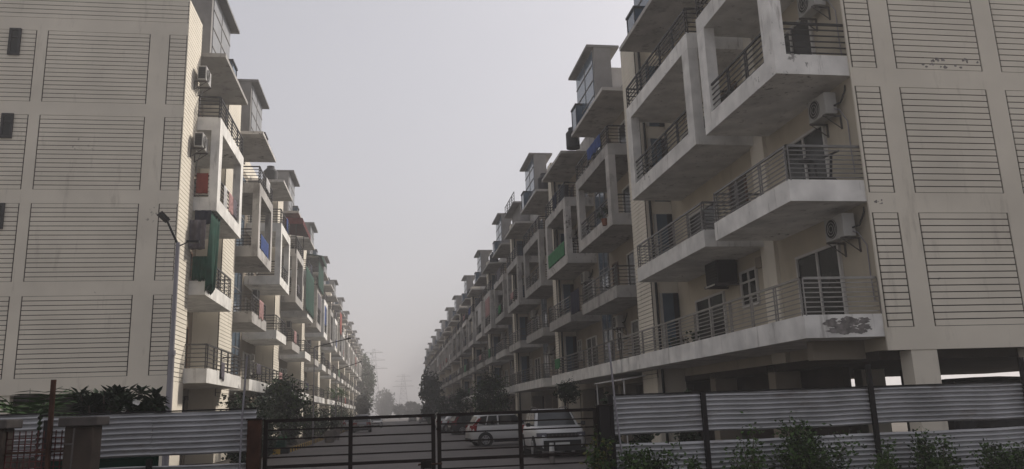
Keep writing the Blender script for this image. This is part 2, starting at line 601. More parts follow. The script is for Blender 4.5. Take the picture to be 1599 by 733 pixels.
# ---- the block at the right front corner (street side mirrored: s = -1, u = XR - x)
RB = thing('apartment_block', 'cream apartment block at right whose boarded end wall stands behind the corrugated fence',
           'apartment block', (XR, 0, 0))
s = -1
EY = 15.69
b = MB(s)
b.box(-DEPTH, 0.0, EY + 0.05, 29.6, 2.6, 15.0, 'yellow_plaster')
b.box(-DEPTH, 0.0, EY + 0.05, EY + 0.25, 15.0, 16.0, 'cream_plaster')
b.box(-0.2, 0.0, EY + 0.25, 22.5, 15.0, 16.0, 'cream_plaster')
b.box(0.0, 0.04, EY + 0.003, EY + 0.05, 2.58, 16.0, 'cream_plaster')
cols = []
a = 10.55
edges = [(10.56, 11.204), (11.683, 13.932), (14.42, 16.67), (17.16, 19.41), (19.9, 22.1)]
end_grid(b, s, EY, [(XR - x0, XR - x1) for x0, x1 in edges], [(15.07, 15.8, 5)], ROWS, 0.0, -DEPTH)
b.box(0.0, 0.10, 20.1, 20.9, 2.6, 15.0, 'cream_plaster')           # the pilaster between the openings
fin(b, 27.9, 29.58)
ground_floor(b, s, EY, 29.6, [21.0, 25.2], wall_from=19.2)
for x0 in (11.05, 13.95, 17.2, 20.4):
    b.box(XR - x0 - 0.61, XR - x0, EY + 0.02, EY + 0.42, 0, 2.58, 'cream_plaster')
b.box(XR - 13.85, XR - 13.15, 21.0, 21.4, 0, 2.39, 'cream_plaster')
b.box(-5.2, -4.8, 22.0, 22.5, 0, 2.6, 'garage_brown')
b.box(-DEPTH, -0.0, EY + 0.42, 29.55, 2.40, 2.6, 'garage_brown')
b.box(-0.12, 1.25, 16.6, 16.85, 2.46, 2.879, 'shade_plaster')
rng = random.Random(8)
for _ in range(26):                                                  # chipped, mildewed spots on the end wall boards
    if _ < 20:
        cx_, cz_, rr = rng.uniform(12.3, 13.85), 9.2 + rng.choice((-0.02, 0.13)) + rng.uniform(-0.04, 0.04), rng.choice((0.015, 0.03, 0.045))
    else:
        cx_, cz_, rr = rng.uniform(10.66, 10.86), rng.uniform(5.76, 5.9), rng.choice((0.012, 0.02, 0.03))
    ring = [(XR - cx_ + 1.3 * rr * math.cos(2 * math.pi * k / 12) * rng.uniform(0.4, 1.3), cz_ + rr * math.sin(2 * math.pi * k / 12) * rng.uniform(0.4, 1.3)) for k in range(12)]
    b.prism(ring, 'y', EY - 0.002 - 0.0001 * _, EY + 0.01, 'peel_grey')
b.build('wall', RB)
# long first floor balcony
b = MB(s)
slab(b, EY + 0.05, 29.47, 1.85, FZ[1], far=False)
o = b.build('balcony', RB)
r = MB(s)
railing(r, [(0.06, EY + 0.11), (1.79, EY + 0.11), (1.79, 29.45)], FZ[1] + 0.49, bars=8, m='bright_rail', t=0.014)
r.build('railing', o)
rng = random.Random(4)
pb = MB(s)
for _ in range(60):                                                  # flaked plaster on the end of that balcony
    cu = rng.triangular(0.25, 1.5, 1.0)
    cz = 3.13 + rng.uniform(-0.13, 0.15) + (cu - 1.0) * 0.05
    rr = rng.choice((0.015, 0.02, 0.03, 0.05, 0.07))
    n = 15
    ring = [(cu + 2.3 * rr * math.cos(2 * math.pi * k / n) * rng.uniform(0.35, 1.3),
             min(3.355, max(2.9, cz + rr * math.sin(2 * math.pi * k / n) * rng.uniform(0.6, 1.2)))) for k in range(n)]
    yy = EY + 0.047 - 0.0001 * _
    pb.prism(ring, 'y', yy, EY + 0.06, 'peel_grey')
pb.build('peeled_plaster', o)
frame_bay(RB, s, EY + 0.05, 19.9, 1.85, rail2='mid_rail', bars2=8)
frame_bay(RB, s, 20.65, 26.85, 1.85, rail2='mid_rail', bars2=8)
for k in (1, 2, 3, 4):
    z = FZ[k] + 0.17
    opening(RB, s, 17.05, 19.1, z, z + 2.2)
    opening(RB, s, 23.8, 26.2, z, z + 2.05)
    if k == 1:
        opening(RB, s, 21.4, 22.5, 4.35, 5.45, 'window')
    else:
        opening(RB, s, 21.5, 22.65, z, z + 2.2, 'door', sash=1, m='brown_door', pm='black_plastic')
tower(RB, s, 22.7, 27.5)
fin_window(RB, s, 27.9)
b = MB(s)
b.box(0.002, 0.12, 20.9 + 0.02, 21.26, 5.35, 5.65, 'shade_plaster')
b.build('meter_box', RB)

# ---- template block of the right row
P_R = 15.85
Y_R2 = 29.65


def template_right():
    T = thing('apartment_block', 'x', 'apartment block', (XR, Y_R2, 0), 0, ROWG)
    s = -1
    b = MB(s)
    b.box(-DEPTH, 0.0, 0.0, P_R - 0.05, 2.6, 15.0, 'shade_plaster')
    b.box(-0.2, 0.0, 0.0, 3.7, 15.0, 16.0, 'dirty_render')
    b.box(-0.2, 0.0, 7.6, P_R - 0.05, 15.0, 16.0, 'dirty_render')
    fin(b, 14.9, 15.78)
    ground_floor(b, s, 0, P_R - 0.05, [1.2, 6.6, 9.2, 14.2])
    b.build('wall', T)
    b = MB(s)
    slab(b, 0.0, 13.3, 1.85, FZ[1])
    o = b.build('balcony', T)
    r = MB(s)
    railing(r, [(0.02, 0.06), (1.79, 0.06), (1.79, 13.24), (0.02, 13.24)], FZ[1] + 0.49)
    r.build('railing', o)
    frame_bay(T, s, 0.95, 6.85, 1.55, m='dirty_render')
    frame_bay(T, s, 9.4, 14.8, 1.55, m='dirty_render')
    bay_openings(T, s, 0.95, 6.85)
    bay_openings(T, s, 9.4, 14.8)
    stair_glass(T, s, 7.2, 9.0)
    tower(T, s, 3.65, 7.55)
    fin_window(T, s, 14.9)
    return T


ORD = ['second', 'third', 'fourth', 'fifth', 'sixth', 'seventh', 'eighth', 'ninth', 'tenth', 'eleventh', 'twelfth', 'thirteenth', 'fourteenth', 'fifteenth']
TR = template_right()
N_R = 12
blocksR = []
for k in range(N_R):
    o = TR if k == 0 else copy_tree(TR, None, ('door', 'window', 'stair_window', 'drainpipe') if k >= 5 else ())
    o.location = (XR, Y_R2 + P_R * k, 0)
    o['label'] = '%s apartment block along the shaded right-hand row, counted from the gate' % ORD[k]
    if k == 0:
        o['label'] = 'second apartment block of the shaded right-hand row, with green net on its balcony railing'
    if k == N_R - 1:
        o['label'] = 'last apartment block of the shaded right-hand row, faintest in the haze'
    blocksR.append(o)

for o in blocksR[1:]:
    for ch in o.children:
        if ch.name.startswith('stair_tower'):
            ch.scale.z = random.Random(len(o.name) + int(o.location.y)).uniform(0.988, 1.012)
t = thing('roof_shed', 'small grey roof shed with flat cap between stair towers of the third right block', 'roof shed', (XR, 57.4, 14.94))
b = MB(-1)
b.box(-2.0, 0.75, 0.3, 4.3, 0.0, 2.0, 'grey_concrete')
b.build('wall', t)
b = MB(-1)
b.box(-2.2, 1.3, 0.0, 5.0, 2.0, 2.12, 'grey_concrete')
b.build('cap', t)
b = MB(-1)
railing(b, [(1.2, 0.1), (1.2, 4.9)], 2.12, h=0.75, bars=4, m='dark_rail')
b.build('railing', t)
# ---- left front block
LB = thing('apartment_block', 'cream apartment block at left with grooved end wall and sunlit return behind the street lamp',
           'apartment block', (XL, 0, 0))
s = 1
LY = 26.57
b = MB(s)
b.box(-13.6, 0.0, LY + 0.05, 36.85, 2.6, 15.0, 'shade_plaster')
b.box(-13.6, -0.2, LY + 0.05, LY + 0.25, 15.0, 16.0, 'cream_plaster')
b.box(-0.2, 0.0, LY + 0.25, 29.6, 15.0, 16.0, 'cream_plaster')
b.box(-0.02, 1.0, LY + 0.05, 28.5, 0.0, 16.0, 'cream_plaster')
boards(b, 'u', 1.05, 1, LY + 0.003, 28.5, 2.9, 16.0, 88, gap=0.022)
b.box(1.0, 1.05, LY + 0.003, 28.5, 2.58, 2.9, 'cream_plaster')
b.box(1.0, 1.05, LY + 0.053, 28.5, 0.0, 2.58, 'cream_plaster')
edgesL = [(-7.457, -6.855), (-11.33, -8.062), (-15.2, -11.658), (-19.0, -15.6)]
end_grid(b, s, LY, [(x1 - XL, x0 - XL) for x0, x1 in edgesL], [(15.07, 15.86, 5)], ROWS, 1.05, -13.6)
fin(b, 33.8, 36.5)
b.box(-13.6, 0.0, 33.0, 33.2, 0, 2.58, 'garage_brown')
b.box(-3.6, -3.4, LY + 0.6, 33.0, 0, 2.58, 'garage_brown')
b.box(-13.6, -3.5, LY + 0.05, LY + 0.3, 0, 2.58, 'cream_plaster')
b.box(0.45, 1.05, LY, LY + 0.05, 0, 2.58, 'cream_plaster')
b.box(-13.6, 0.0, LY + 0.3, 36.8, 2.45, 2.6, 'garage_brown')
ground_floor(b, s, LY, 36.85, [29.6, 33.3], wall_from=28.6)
b.build('wall', LB)
b = MB(s)
slab(b, 28.4, 34.8, 1.80, FZ[1])
o = b.build('balcony', LB)
r = MB(s)
railing(r, [(1.06, 28.46), (1.74, 28.46), (1.74, 34.74), (0.02, 34.74)], FZ[1] + 0.49)
r.build('railing', o)
frame_bay(LB, s, 28.5, 33.2, 1.85, uu=1.6)
for k in (1, 2, 3, 4):
    z = FZ[k] + 0.17
    opening(LB, s, 29.4, 31.4, z, z + 2.2)
    opening(LB, s, 32.1, 33.0, z, z + 2.2, 'door', sash=1, m='brown_door', pm='black_plastic')
tower(LB, s, 29.45, 33.3)
for k, (xc, z0, z1) in enumerate([(-12.31, 13.68, 14.63), (-12.27, 10.78, 11.62), (-12.25, 7.76, 8.6)]):
    opening(LB, s, xc - 0.18 - XL, xc + 0.18 - XL, z0, z1, 'window', u=LY, sash=1, m='lamp_black', axis='y')

# ---- template block of the left row
P_L = 15.2
Y_L2 = 36.9


def template_left():
    T = thing('apartment_block', 'x', 'apartment block', (XL, Y_L2, 0), 0, LROWG)
    s = 1
    b = MB(s)
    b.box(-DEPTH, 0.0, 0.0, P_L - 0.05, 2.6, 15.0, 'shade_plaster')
    b.box(-0.2, 0.0, 0.0, 1.6, 15.0, 16.0, 'cream_plaster')
    b.box(-0.2, 0.0, 5.2, P_L - 0.05, 15.0, 16.0, 'cream_plaster')
    fin(b, 12.6, 15.0)
    ground_floor(b, s, 0, P_L - 0.05, [0.6, 4.6, 8.2, 11.8])
    b.build('wall', T)
    b = MB(s)
    slab(b, -0.1, 11.5, 1.80, FZ[1])
    o = b.build('balcony', T)
    r = MB(s)
    railing(r, [(0.02, -0.04), (1.74, -0.04), (1.74, 11.44), (0.02, 11.44)], FZ[1] + 0.49)
    r.build('railing', o)
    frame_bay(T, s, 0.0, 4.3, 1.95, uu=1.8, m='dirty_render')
    frame_bay(T, s, 8.0, 12.2, 1.90, uu=1.8)
    bay_openings(T, s, 0.0, 4.3)
    bay_openings(T, s, 8.0, 12.2)
    stair_glass(T, s, 5.0, 7.2)
    tower(T, s, 1.5, 5.25)
    return T


TL = template_left()
N_L = 13
for k in range(N_L):
    o = TL if k == 0 else copy_tree(TL, None, ('door', 'window', 'stair_window') if k >= 5 else ())
    o.location = (XL, Y_L2 + P_L * k, 0)
    o['label'] = '%s apartment block along the sunlit left-hand row, counted from the gate' % ORD[k]
    if k == 1:
        o['label'] = 'third apartment block of the sunlit left-hand row, with a maroon awning and green screens'
    if k == N_L - 1:
        o['label'] = 'last apartment block of the sunlit left-hand row, faintest in the haze'

# ------------------------------------------------------------------ air conditioners
ACG = 'air conditioner units on the facades'


def make_ac():
    t = thing('ac_unit', 'x', 'air conditioner', (0, 0, 0), 0, ACG)
    b = MB()                                       # local: +x away from the wall, y along it
    b.box(0.12, 0.42, -0.39, 0.39, 0.0, 0.54, 'ac_white')
    b.build('casing', t, bevel=0.015)
    g = MB()
    n = 20
    g.prism([(-0.10 + 0.23 * math.cos(2 * math.pi * i / n), 0.27 + 0.23 * math.sin(2 * math.pi * i / n)) for i in range(n)], 'x', 0.42, 0.432, 'black_plastic')
    for rr in (0.08, 0.15, 0.22):
        pts = [(0.438, -0.10 + rr * math.cos(2 * math.pi * i / n), 0.27 + rr * math.sin(2 * math.pi * i / n)) for i in range(n + 1)]
        g.path(pts, 0.007, 'ac_white', 4)
    g.build('fan_grille', t)
    v = MB()
    v.box(0.155, 0.385, -0.396, -0.388, 0.05, 0.49, 'black_plastic')
    for i in range(6):
        z = 0.09 + i * 0.07
        v.box(0.155, 0.385, -0.40, -0.396, z, z + 0.008, 'bracket_steel')
    v.build('side_vent', t)
    h = MB()
    h.path([(0.2, 0.39, 0.12), (0.16, 0.52, 0.05), (0.03, 0.58, -0.25), (0.025, 0.56, -0.9), (0.03, 0.60, -1.5)], 0.013, 'pole_grey', 6)
    h.path([(0.2, 0.39, 0.2), (0.12, 0.55, 0.22), (0.02, 0.62, 0.5), (0.0, 0.62, 0.62)], 0.022, 'black_plastic', 6)
    h.build('hose', t)
    for yy in (-0.3, 0.3):
        k = MB()
        k.box(0.0, 0.46, yy - 0.02, yy + 0.02, -0.045, -0.005, 'bracket_steel')
        k.box(0.0, 0.03, yy - 0.02, yy + 0.02, -0.35, -0.045, 'bracket_steel')
        k.tube((0.02, yy, -0.33), (0.42, yy, -0.045), 0.014, 'bracket_steel', 5)
        k.build('bracket', t)
    return t


AC0 = make_ac()
ac_used = [False]


def ac(x, y, z, rot, label):
    o = AC0 if not ac_used[0] else copy_tree(AC0)
    ac_used[0] = True
    o.location = (x, y, z)
    o.rotation_euler = (0, 0, rot)
    o['label'] = label
    return o


RW, LW = math.pi, 0.0
ac(XR, 16.55, 5.18, RW, 'white air conditioner unit under the second-floor balcony end, beside the boarded end wall at right')
ac(XR, 16.65, 8.15, RW, 'white air conditioner unit under the boxed third-floor balcony beside the boarded end wall at right')
ac(XR, 16.55, 10.9, RW, 'air conditioner unit high up inside the boxed balcony frame at the top right')
ac(-6.85, 28.03, 13.45, LW, 'topmost air conditioner unit on the sunlit boarded return, below the roof canopy')
ac(-6.85, 28.03, 10.95, LW, 'air conditioner unit on the sunlit boarded return, just below the fourth-floor railing')
for k in range(4):
    yb = Y_R2 + P_R * k
    n = ['second', 'third', 'fourth', 'fifth'][k]
    ac(XR, yb + 1.6, 5.15, RW, 'air conditioner unit under the second-floor balcony near end, %s block on the right' % n)
    ac(XR, yb + 5.4, 5.1, RW, 'air conditioner unit under the second-floor balcony far end, %s block on the right' % n)
    ac(XR, yb + 11.0, 8.1, RW, 'air conditioner unit under the boxed far bay, %s block on the right' % n)
    ac(XR, yb + 13.7, 11.0, RW, 'air conditioner unit inside the boxed far bay, %s block on the right' % n)
    ac(XR, yb + 1.5, 11.0, RW, 'air conditioner unit inside the boxed near bay, %s block on the right' % n)
    yb = Y_L2 + P_L * k
    ac(XL + 0.3, yb + 0.15, 5.15, LW, 'air conditioner unit below the second-floor balcony near end, %s block on the left' % n)
    ac(XL + 0.3, yb + 0.5, 8.1, LW, 'air conditioner unit below the boxed near bay, %s block on the left' % n)
    ac(XL + 0.3, yb + 0.6, 11.0, LW, 'air conditioner unit inside the boxed near bay, %s block on the left' % n)
    ac(XL + 0.3, yb + 8.5, 8.1, LW, 'air conditioner unit below the boxed far bay, %s block on the left' % n)

# the dark window cooler on the right front block
t = thing('window_cooler', 'dark boxy air cooler hung above the long first-floor balcony, beside a small window', 'air cooler', (XR, 23.1, 5.1))
b = MB(-1)
b.box(0.05, 0.70, -0.47, 0.47, 0.08, 0.80, 'black_plastic')
b.build('casing', t, bevel=0.03)
b = MB(-1)
b.box(0.0, 0.78, -0.42, -0.38, 0.0, 0.078, 'bracket_steel')
b.box(0.0, 0.78, 0.38, 0.42, 0.0, 0.078, 'bracket_steel')
b.box(0.74, 0.78, -0.38, 0.38, 0.02, 0.06, 'white_frame')
b.build('bracket', t)
b = MB(-1)
for i in range(7):
    z = 0.16 + i * 0.09
    b.box(0.70, 0.72, -0.40, 0.40, z, z + 0.05, 'dark_rail')
b.build('louvre', t)


# ------------------------------------------------------------------ cloths, awnings and balcony things
def cloth(name, label, cat, p0, p1, drop, m, waves=5, amp=0.04, out=(1, 0), thick=0.012, seed=1, ragged=0.0, pull=None, group=None):
    """A cloth hanging from the line p0-p1: folds, uneven hem and thickness."""
    rg = random.Random(seed)
    p0, p1 = Vector(p0), Vector(p1)
    nu, nv = 26, 10
    ph = rg.uniform(0, 6)
    hem = [drop * (1 + rg.uniform(-ragged, ragged)) for _ in range(nu + 1)]
    hem = [(hem[max(0, i - 1)] + hem[i] + hem[min(nu, i + 1)]) / 3 for i in range(nu + 1)]
    top, pts = [], []
    o3 = Vector((out[0], out[1], 0))
    side = []
    for sgn in (0, 1):
        for j in range(nv + 1):
            for i in range(nu + 1):
                f, g = i / nu, j / nv
                q = p0.lerp(p1, f)
                if pull:
                    q = q.lerp(p0.lerp(p1, pull), g * 0.55)
                w = math.sin(f * waves * 2 * math.pi + ph) + 0.5 * math.sin(f * waves * 4.7 + ph * 2 + g * 2)
                q = q + o3 * (amp * w * (0.25 + 0.75 * g) + sgn * thick) - Vector((0, 0, hem[i] * g))
                pts.append(q)
    N = (nu + 1) * (nv + 1)
    fs = []
    for j in range(nv):
        for i in range(nu):
            a_ = j * (nu + 1) + i
            fs.append((a_, a_ + 1, a_ + nu + 2, a_ + nu + 1))
            fs.append((N + a_, N + a_ + nu + 1, N + a_ + nu + 2, N + a_ + 1))
    rim = [i for i in range(nu + 1)] + [j * (nu + 1) + nu for j in range(1, nv + 1)] + \
          [nv * (nu + 1) + i for i in range(nu - 1, -1, -1)] + [j * (nu + 1) for j in range(nv - 1, 0, -1)]
    for i in range(len(rim)):
        a_, b_ = rim[i], rim[(i + 1) % len(rim)]
        fs.append((a_, N + a_, N + b_, b_))
    b = MB()
    b.raw(pts, fs, m, True)
    return tag(b.build(name), label, cat, group)


cloth('cloth', 'orange-red cloth hung over the third-floor balcony side railing of the near left block', 'cloth', (-6.78, 28.50, 10.25), (-6.38, 28.50, 10.25), 0.75, 'red_cloth', 2, 0.015, (0, -1), seed=2)
cloth('towel', 'white towel hung on the boxed balcony railing of the near left block', 'towel', (-6.09, 29.75, 10.19), (-6.09, 30.3, 10.19), 0.95, 'white_cloth', 2, 0.02, seed=3)
cloth('cloth', 'pink patterned cloth hung beside the white towel on the boxed balcony', 'cloth', (-6.09, 30.7, 10.19), (-6.09, 31.5, 10.19), 0.75, 'pink_cloth', 2, 0.02, seed=4)
cloth('cloth', 'dark grey cloth at the far end of the boxed balcony railing, near left block', 'cloth', (-6.09, 31.6, 10.19), (-6.09, 32.4, 10.19), 0.7, 'grey_cloth', 2, 0.02, seed=5)
cloth('curtain', 'long green cloth hung from the third-floor balcony down over the second-floor railing at left', 'curtain', (-6.2, 28.42, 8.86), (-6.2, 29.9, 8.86), 2.75, 'green_cloth', 4, 0.08, (1, 0.2), seed=6, ragged=0.12, pull=0.1)
cloth('curtain', 'green cloth bunched over the near end of the second-floor railing at left', 'curtain', (-6.75, 28.44, 7.22), (-6.28, 28.44, 7.22), 0.85, 'green_cloth', 3, 0.03, (0, -1), seed=16, ragged=0.12)
cloth('cover', 'grey cloth bundle hung beside the green curtain under the boxed balcony at left', 'cover', (-6.88, 28.38, 8.45), (-6.35, 28.38, 8.45), 1.0, 'grey_cloth', 2, 0.07, (0.2, -1), thick=0.25, seed=7)
cloth('cloth', 'dark blue cloth hung above the grey bundle beside the green curtain', 'cloth', (-6.75, 28.40, 8.86), (-6.2, 28.40, 8.86), 0.5, 'dark_blue_cloth', 2, 0.04, (0.2, -1), seed=8)
cloth('cloth', 'small dark cloth hung over the first-floor slab edge of the near left block', 'cloth', (-6.06, 30.5, 3.7), (-6.06, 31.1, 3.7), 0.6, 'grey_cloth', 2, 0.02, seed=9, ragged=0.3)
cloth('cloth', 'bright blue cloth hung on the boxed balcony railing of the second left block', 'cloth', (-5.99, 37.9, 10.15), (-5.99, 40.4, 10.15), 0.72, 'blue_cloth', 5, 0.02, seed=10, ragged=0.15)
cloth('cloth', 'dark navy sheet hung between two second-floor balconies of the second right block', 'cloth', (8.98, 36.9, 7.25), (8.98, 38.6, 7.25), 1.1, 'dark_blue_cloth', 3, 0.03, (-1, 0), seed=11)
cloth('net', 'green net tied along the boxed balcony railing of the second right block', 'net', (8.99, 39.6, 10.15), (8.99, 43.9, 10.15), 0.75, 'green_net', 6, 0.012, (-1, 0), seed=12)
cloth('screen', 'green shade screen closing the boxed far bay of the third left block', 'screen', (-5.96, 58.2, 12.4), (-5.96, 64.3, 12.4), 3.2, 'green_cloth', 5, 0.03, seed=13)
cloth('screen', 'green shade screen on the fourth floor under a green cap, fourth left block', 'screen', (-5.86, 66.9, 14.8), (-5.86, 72.0, 14.8), 2.6, 'green_cloth', 5, 0.03, seed=14)
cloth('banner', 'red cloth strip hanging far along the left row of balconies', 'banner', (-5.9, 97.9, 14.0), (-5.9, 101.5, 14.0), 2.6, 'red_cloth', 2, 0.03, seed=15)

t = thing('awning', 'maroon sheet awning roofing the top balcony of the third left block', 'awning', (-6.0, 52.1, 14.25))
b = MB()
b.prism([(-1.9, 0.30), (0.42, -0.06), (0.42, 0.0), (-1.9, 0.36)], 'y', -0.3, 4.9, 'maroon_sheet')
for i in range(26):
    yy = -0.3 + i * 0.2
    b.prism([(-1.9, 0.36), (0.42, 0.0), (0.42, 0.018), (-1.9, 0.378)], 'y', yy, yy + 0.1, 'maroon_sheet')
b.build('roof_sheet', t)
b = MB()
b.box(0.42, 0.435, -0.3, 4.9, -0.30, 0.03, 'maroon_sheet')
b.box(-1.4, 0.42, -0.315, -0.3, -0.30, 0.10, 'maroon_sheet')
b.build('valance', t)
for yy in (0.0, 4.6):
    b = MB()
    b.tube((-0.02, yy, -2.2), (-0.02, yy, 0.02), 0.03, 'dark_rail', 6)
    b.build('post', t)

t = thing('awning', 'dark green sheet awning over the top balcony of the fourth left block', 'awning', (-6.0, 67.3, 14.85))
b = MB()
b.prism([(-1.9, 0.30), (0.42, -0.06), (0.42, 0.0), (-1.9, 0.36)], 'y', -0.3, 4.7, 'green_cloth')
b.build('roof_sheet', t)
b = MB()
b.box(0.42, 0.435, -0.3, 4.7, -0.25, 0.03, 'green_cloth')
b.build('valance', t)

t = thing('awning', 'small white awning under the first-floor balcony of the second right block', 'awning', (9.6, 29.3, 2.55))
b = MB()
b.prism([(-1.0, 0.02), (0.9, 0.28), (0.9, 0.33), (-1.0, 0.07)], 'y', 0, 4.2, 'awning_white')
b.build('roof_sheet', t)
for yy in (0.1, 4.1):
    b = MB()
    b.tube((-0.9, yy, -2.55), (-0.9, yy, 0.05), 0.03, 'awning_white', 6)
    b.build('post', t)


def chair(x, y, z, rot, label):
    t = thing('chair', label, 'chair', (x, y, z), rot, 'chairs on the balconies')
    b = MB()
    b.box(-0.22, 0.22, -0.22, 0.22, 0.42, 0.46, 'black_plastic')
    b.build('seat', t)
    b = MB()
    b.box(-0.24, -0.20, -0.22, 0.22, 0.5, 0.88, 'black_plastic')
    b.build('backrest', t)
    for sx in (-1, 1):
        for sy in (-1, 1):
            b = MB()
            b.tube((0.24 * sx, 0.22 * sy, 0), (0.2 * sx, 0.19 * sy, 0.42 if sx > 0 else 0.86), 0.018, 'black_plastic', 6)
            b.build('leg', t)


def potted(x, y, z, label, h=0.5, m='leaf_mid', seed=1, r=0.16):
    rg = random.Random(seed)
    t = thing('potted_plant', label, 'potted plant', (x, y, z), 0, 'potted plants on the balconies')
    b = MB()
    b.tube((0, 0, 0), (0, 0, 0.28), r * 0.7, 'terracotta', 12, r)
    b.build('pot', t)
    b = MB()
    leaves(b, rg, (0, 0, 0.28 + h * 0.5), (0.28, 0.28, h * 0.55), 130, 0.10, m)
    b.build('foliage', t, recalc=False)


def leaves(b, rg, c, rad3, n, size, m, clumps=None, shell=0.55):
    """n leaf-sized faces spread through an ellipsoid in clumps."""
    cl = clumps or max(3, n // 60)
    cen = []
    for _ in range(cl):
        while True:
            p = Vector((rg.uniform(-1, 1), rg.uniform(-1, 1), rg.uniform(-1, 1)))
            if p.length < 1:
                break
        p = p.normalized() * (shell + (1 - shell) * rg.random()) if p.length > 0 else p
        cen.append((p, rg.uniform(0.22, 0.48)))
    for i in range(n):
        p, cr = cen[rg.randrange(cl)]
        q = p + Vector((rg.gauss(0, 1), rg.gauss(0, 1), rg.gauss(0, 1))) * cr * 0.5
        q = Vector((c[0] + q.x * rad3[0], c[1] + q.y * rad3[1], c[2] + q.z * rad3[2]))
        d = Vector((rg.gauss(0, 1), rg.gauss(0, 1), rg.gauss(0, 0.7) - 0.2)).normalized()
        w = d.cross(Vector((rg.gauss(0, 1), rg.gauss(0, 1), rg.gauss(0, 1)))).normalized()
        L = size * rg.uniform(0.6, 1.4)
        W = L * 0.32
        b.face([q, q + d * L * 0.5 + w * W, q + d * L, q + d * L * 0.5 - w * W], m)


chair(9.7, 16.7, FZ[2] + 0.17, 2.6, 'dark chair on the second-floor balcony beside the boarded end wall')
chair(9.6, 22.0, FZ[1] + 0.17, 0.4, 'dark chair under the small window on the long first-floor balcony')
# exercise bike on the second-floor balcony corner
t = thing('exercise_bike', 'dark exercise bike standing on the second-floor balcony beside the boarded end wall', 'exercise bike', (9.75, 16.25, FZ[2] + 0.17), 0.2)
b = MB()
b.path([(-0.45, 0, 0.05), (0.45, 0, 0.05)], 0.035, 'black_plastic')
b.path([(0.25, 0, 0.05), (0.42, 0, 1.1)], 0.035, 'black_plastic')
b.path([(-0.2, 0, 0.05), (-0.28, 0, 0.85)], 0.03, 'black_plastic')
b.path([(-0.25, 0, 0.5), (0.33, 0, 0.5)], 0.03, 'black_plastic')
b.build('frame', t)
b = MB()
b.path([(0.42, -0.25, 1.12), (0.42, 0.25, 1.12)], 0.025, 'black_plastic')
b.build('handlebar', t)
b = MB()
b.prism([(-0.45, -0.12), (-0.12, -0.05), (-0.12, 0.05), (-0.45, 0.12)], 'z', 0.85, 0.93, 'black_plastic')
b.build('saddle', t)
b = MB()
b.tube((0.3, -0.05, 0.32), (0.3, 0.05, 0.32), 0.24, 'lamp_black', 18)
b.build('flywheel', t)
for i, (x, y, k, lab, sd) in enumerate([
        (9.15, 24.3, 1, 'leafy potted plant by the sliding door on the long first-floor balcony', 1),
        (9.1, 23.4, 1, 'bushy potted plant below the dark air cooler on the long first-floor balcony', 2),
        (-6.4, 39.0, 1, 'potted plant on the first-floor balcony of the second left block', 3),
        (-6.2, 53.0, 4, 'potted plant on the top balcony under the maroon awning', 4),
        (8.95, 31.5, 3, 'potted plant on the boxed near balcony of the second right block', 5)]):
    potted(x, y, FZ[k] + 0.17, lab, 0.55, 'leaf_dark', sd)

# laundry, screens and sheets that make the balconies differ
rg = random.Random(77)
CL = [('white_cloth', 'white'), ('pink_cloth', 'pink'), ('blue_cloth', 'blue'), ('grey_cloth', 'grey'), ('red_cloth', 'red'), ('dark_blue_cloth', 'navy'), ('green_net', 'green')]
FLN = ['', 'first-floor', 'second-floor', 'third-floor', 'fourth-floor']
BN = ['second', 'third', 'fourth', 'fifth', 'sixth', 'seventh', 'eighth', 'ninth']
for side in (0, 1):
    for k in range(8):
        for bay in (0, 1):
            for fl in (1, 2, 3, 4):
                pr = rg.random()
                mm, cn = CL[rg.randrange(len(CL))]
                f0, f1 = rg.uniform(0.1, 0.5), rg.uniform(0.15, 0.4)
                if (k < 3 and pr > 0.5) or pr > 0.62 or (side == 0 and k == 0 and bay == 1 and fl == 3) or (side == 1 and k == 0 and fl == 3):
                    continue
                if side == 0:
                    y0, y1 = ((0.95, 6.85), (9.4, 14.8))[bay]
                    X = XR - (1.85 if fl == 1 else 1.55) - 0.015
                    Y0 = Y_R2 + P_R * k
                else:
                    y0, y1 = ((0.0, 4.3), (8.0, 12.2))[bay]
                    X = XL + ((1.80, 1.8, 1.95, 1.95), (1.8, 1.8, 1.9, 1.9))[bay][fl - 1] + 0.015
                    Y0 = Y_L2 + P_L * k
                a_ = Y0 + y0 + 0.5 + (y1 - y0 - 1.0) * f0
                c_ = min(Y0 + y1 - 0.5, a_ + (y1 - y0) * f1)
                where = '%s %s bay railing of the %s block, %s row' % (FLN[fl], ('near', 'far')[bay], BN[k], ('right', 'left')[side])
                o1 = (-1, 0) if side == 0 else (1, 0)
                zt = FZ[fl] + 0.49 + 0.79
                if fl == 3 and rg.random() < 0.35:
                    cloth('screen', '%s shade sheet closing part of the boxed %s bay, %s block, %s row' % (cn, ('near', 'far')[bay], BN[k], ('right', 'left')[side]), 'screen',
                          (X, Y0 + y0 + 0.55, FZ[4]), (X, Y0 + y0 + (y1 - y0) * rg.uniform(0.5, 0.9), FZ[4]), rg.uniform(1.3, 2.3), mm, 4, 0.02, o1, seed=rg.randrange(999), group='cloths and sheets hung on the balconies')
                else:
                    cloth('cloth', '%s laundry on the %s' % (cn, where), 'cloth', (X, a_, zt), (X, c_, zt), rg.uniform(0.45, 0.9), mm, 4, 0.02, o1, seed=rg.randrange(999), ragged=0.2, group='cloths and sheets hung on the balconies')
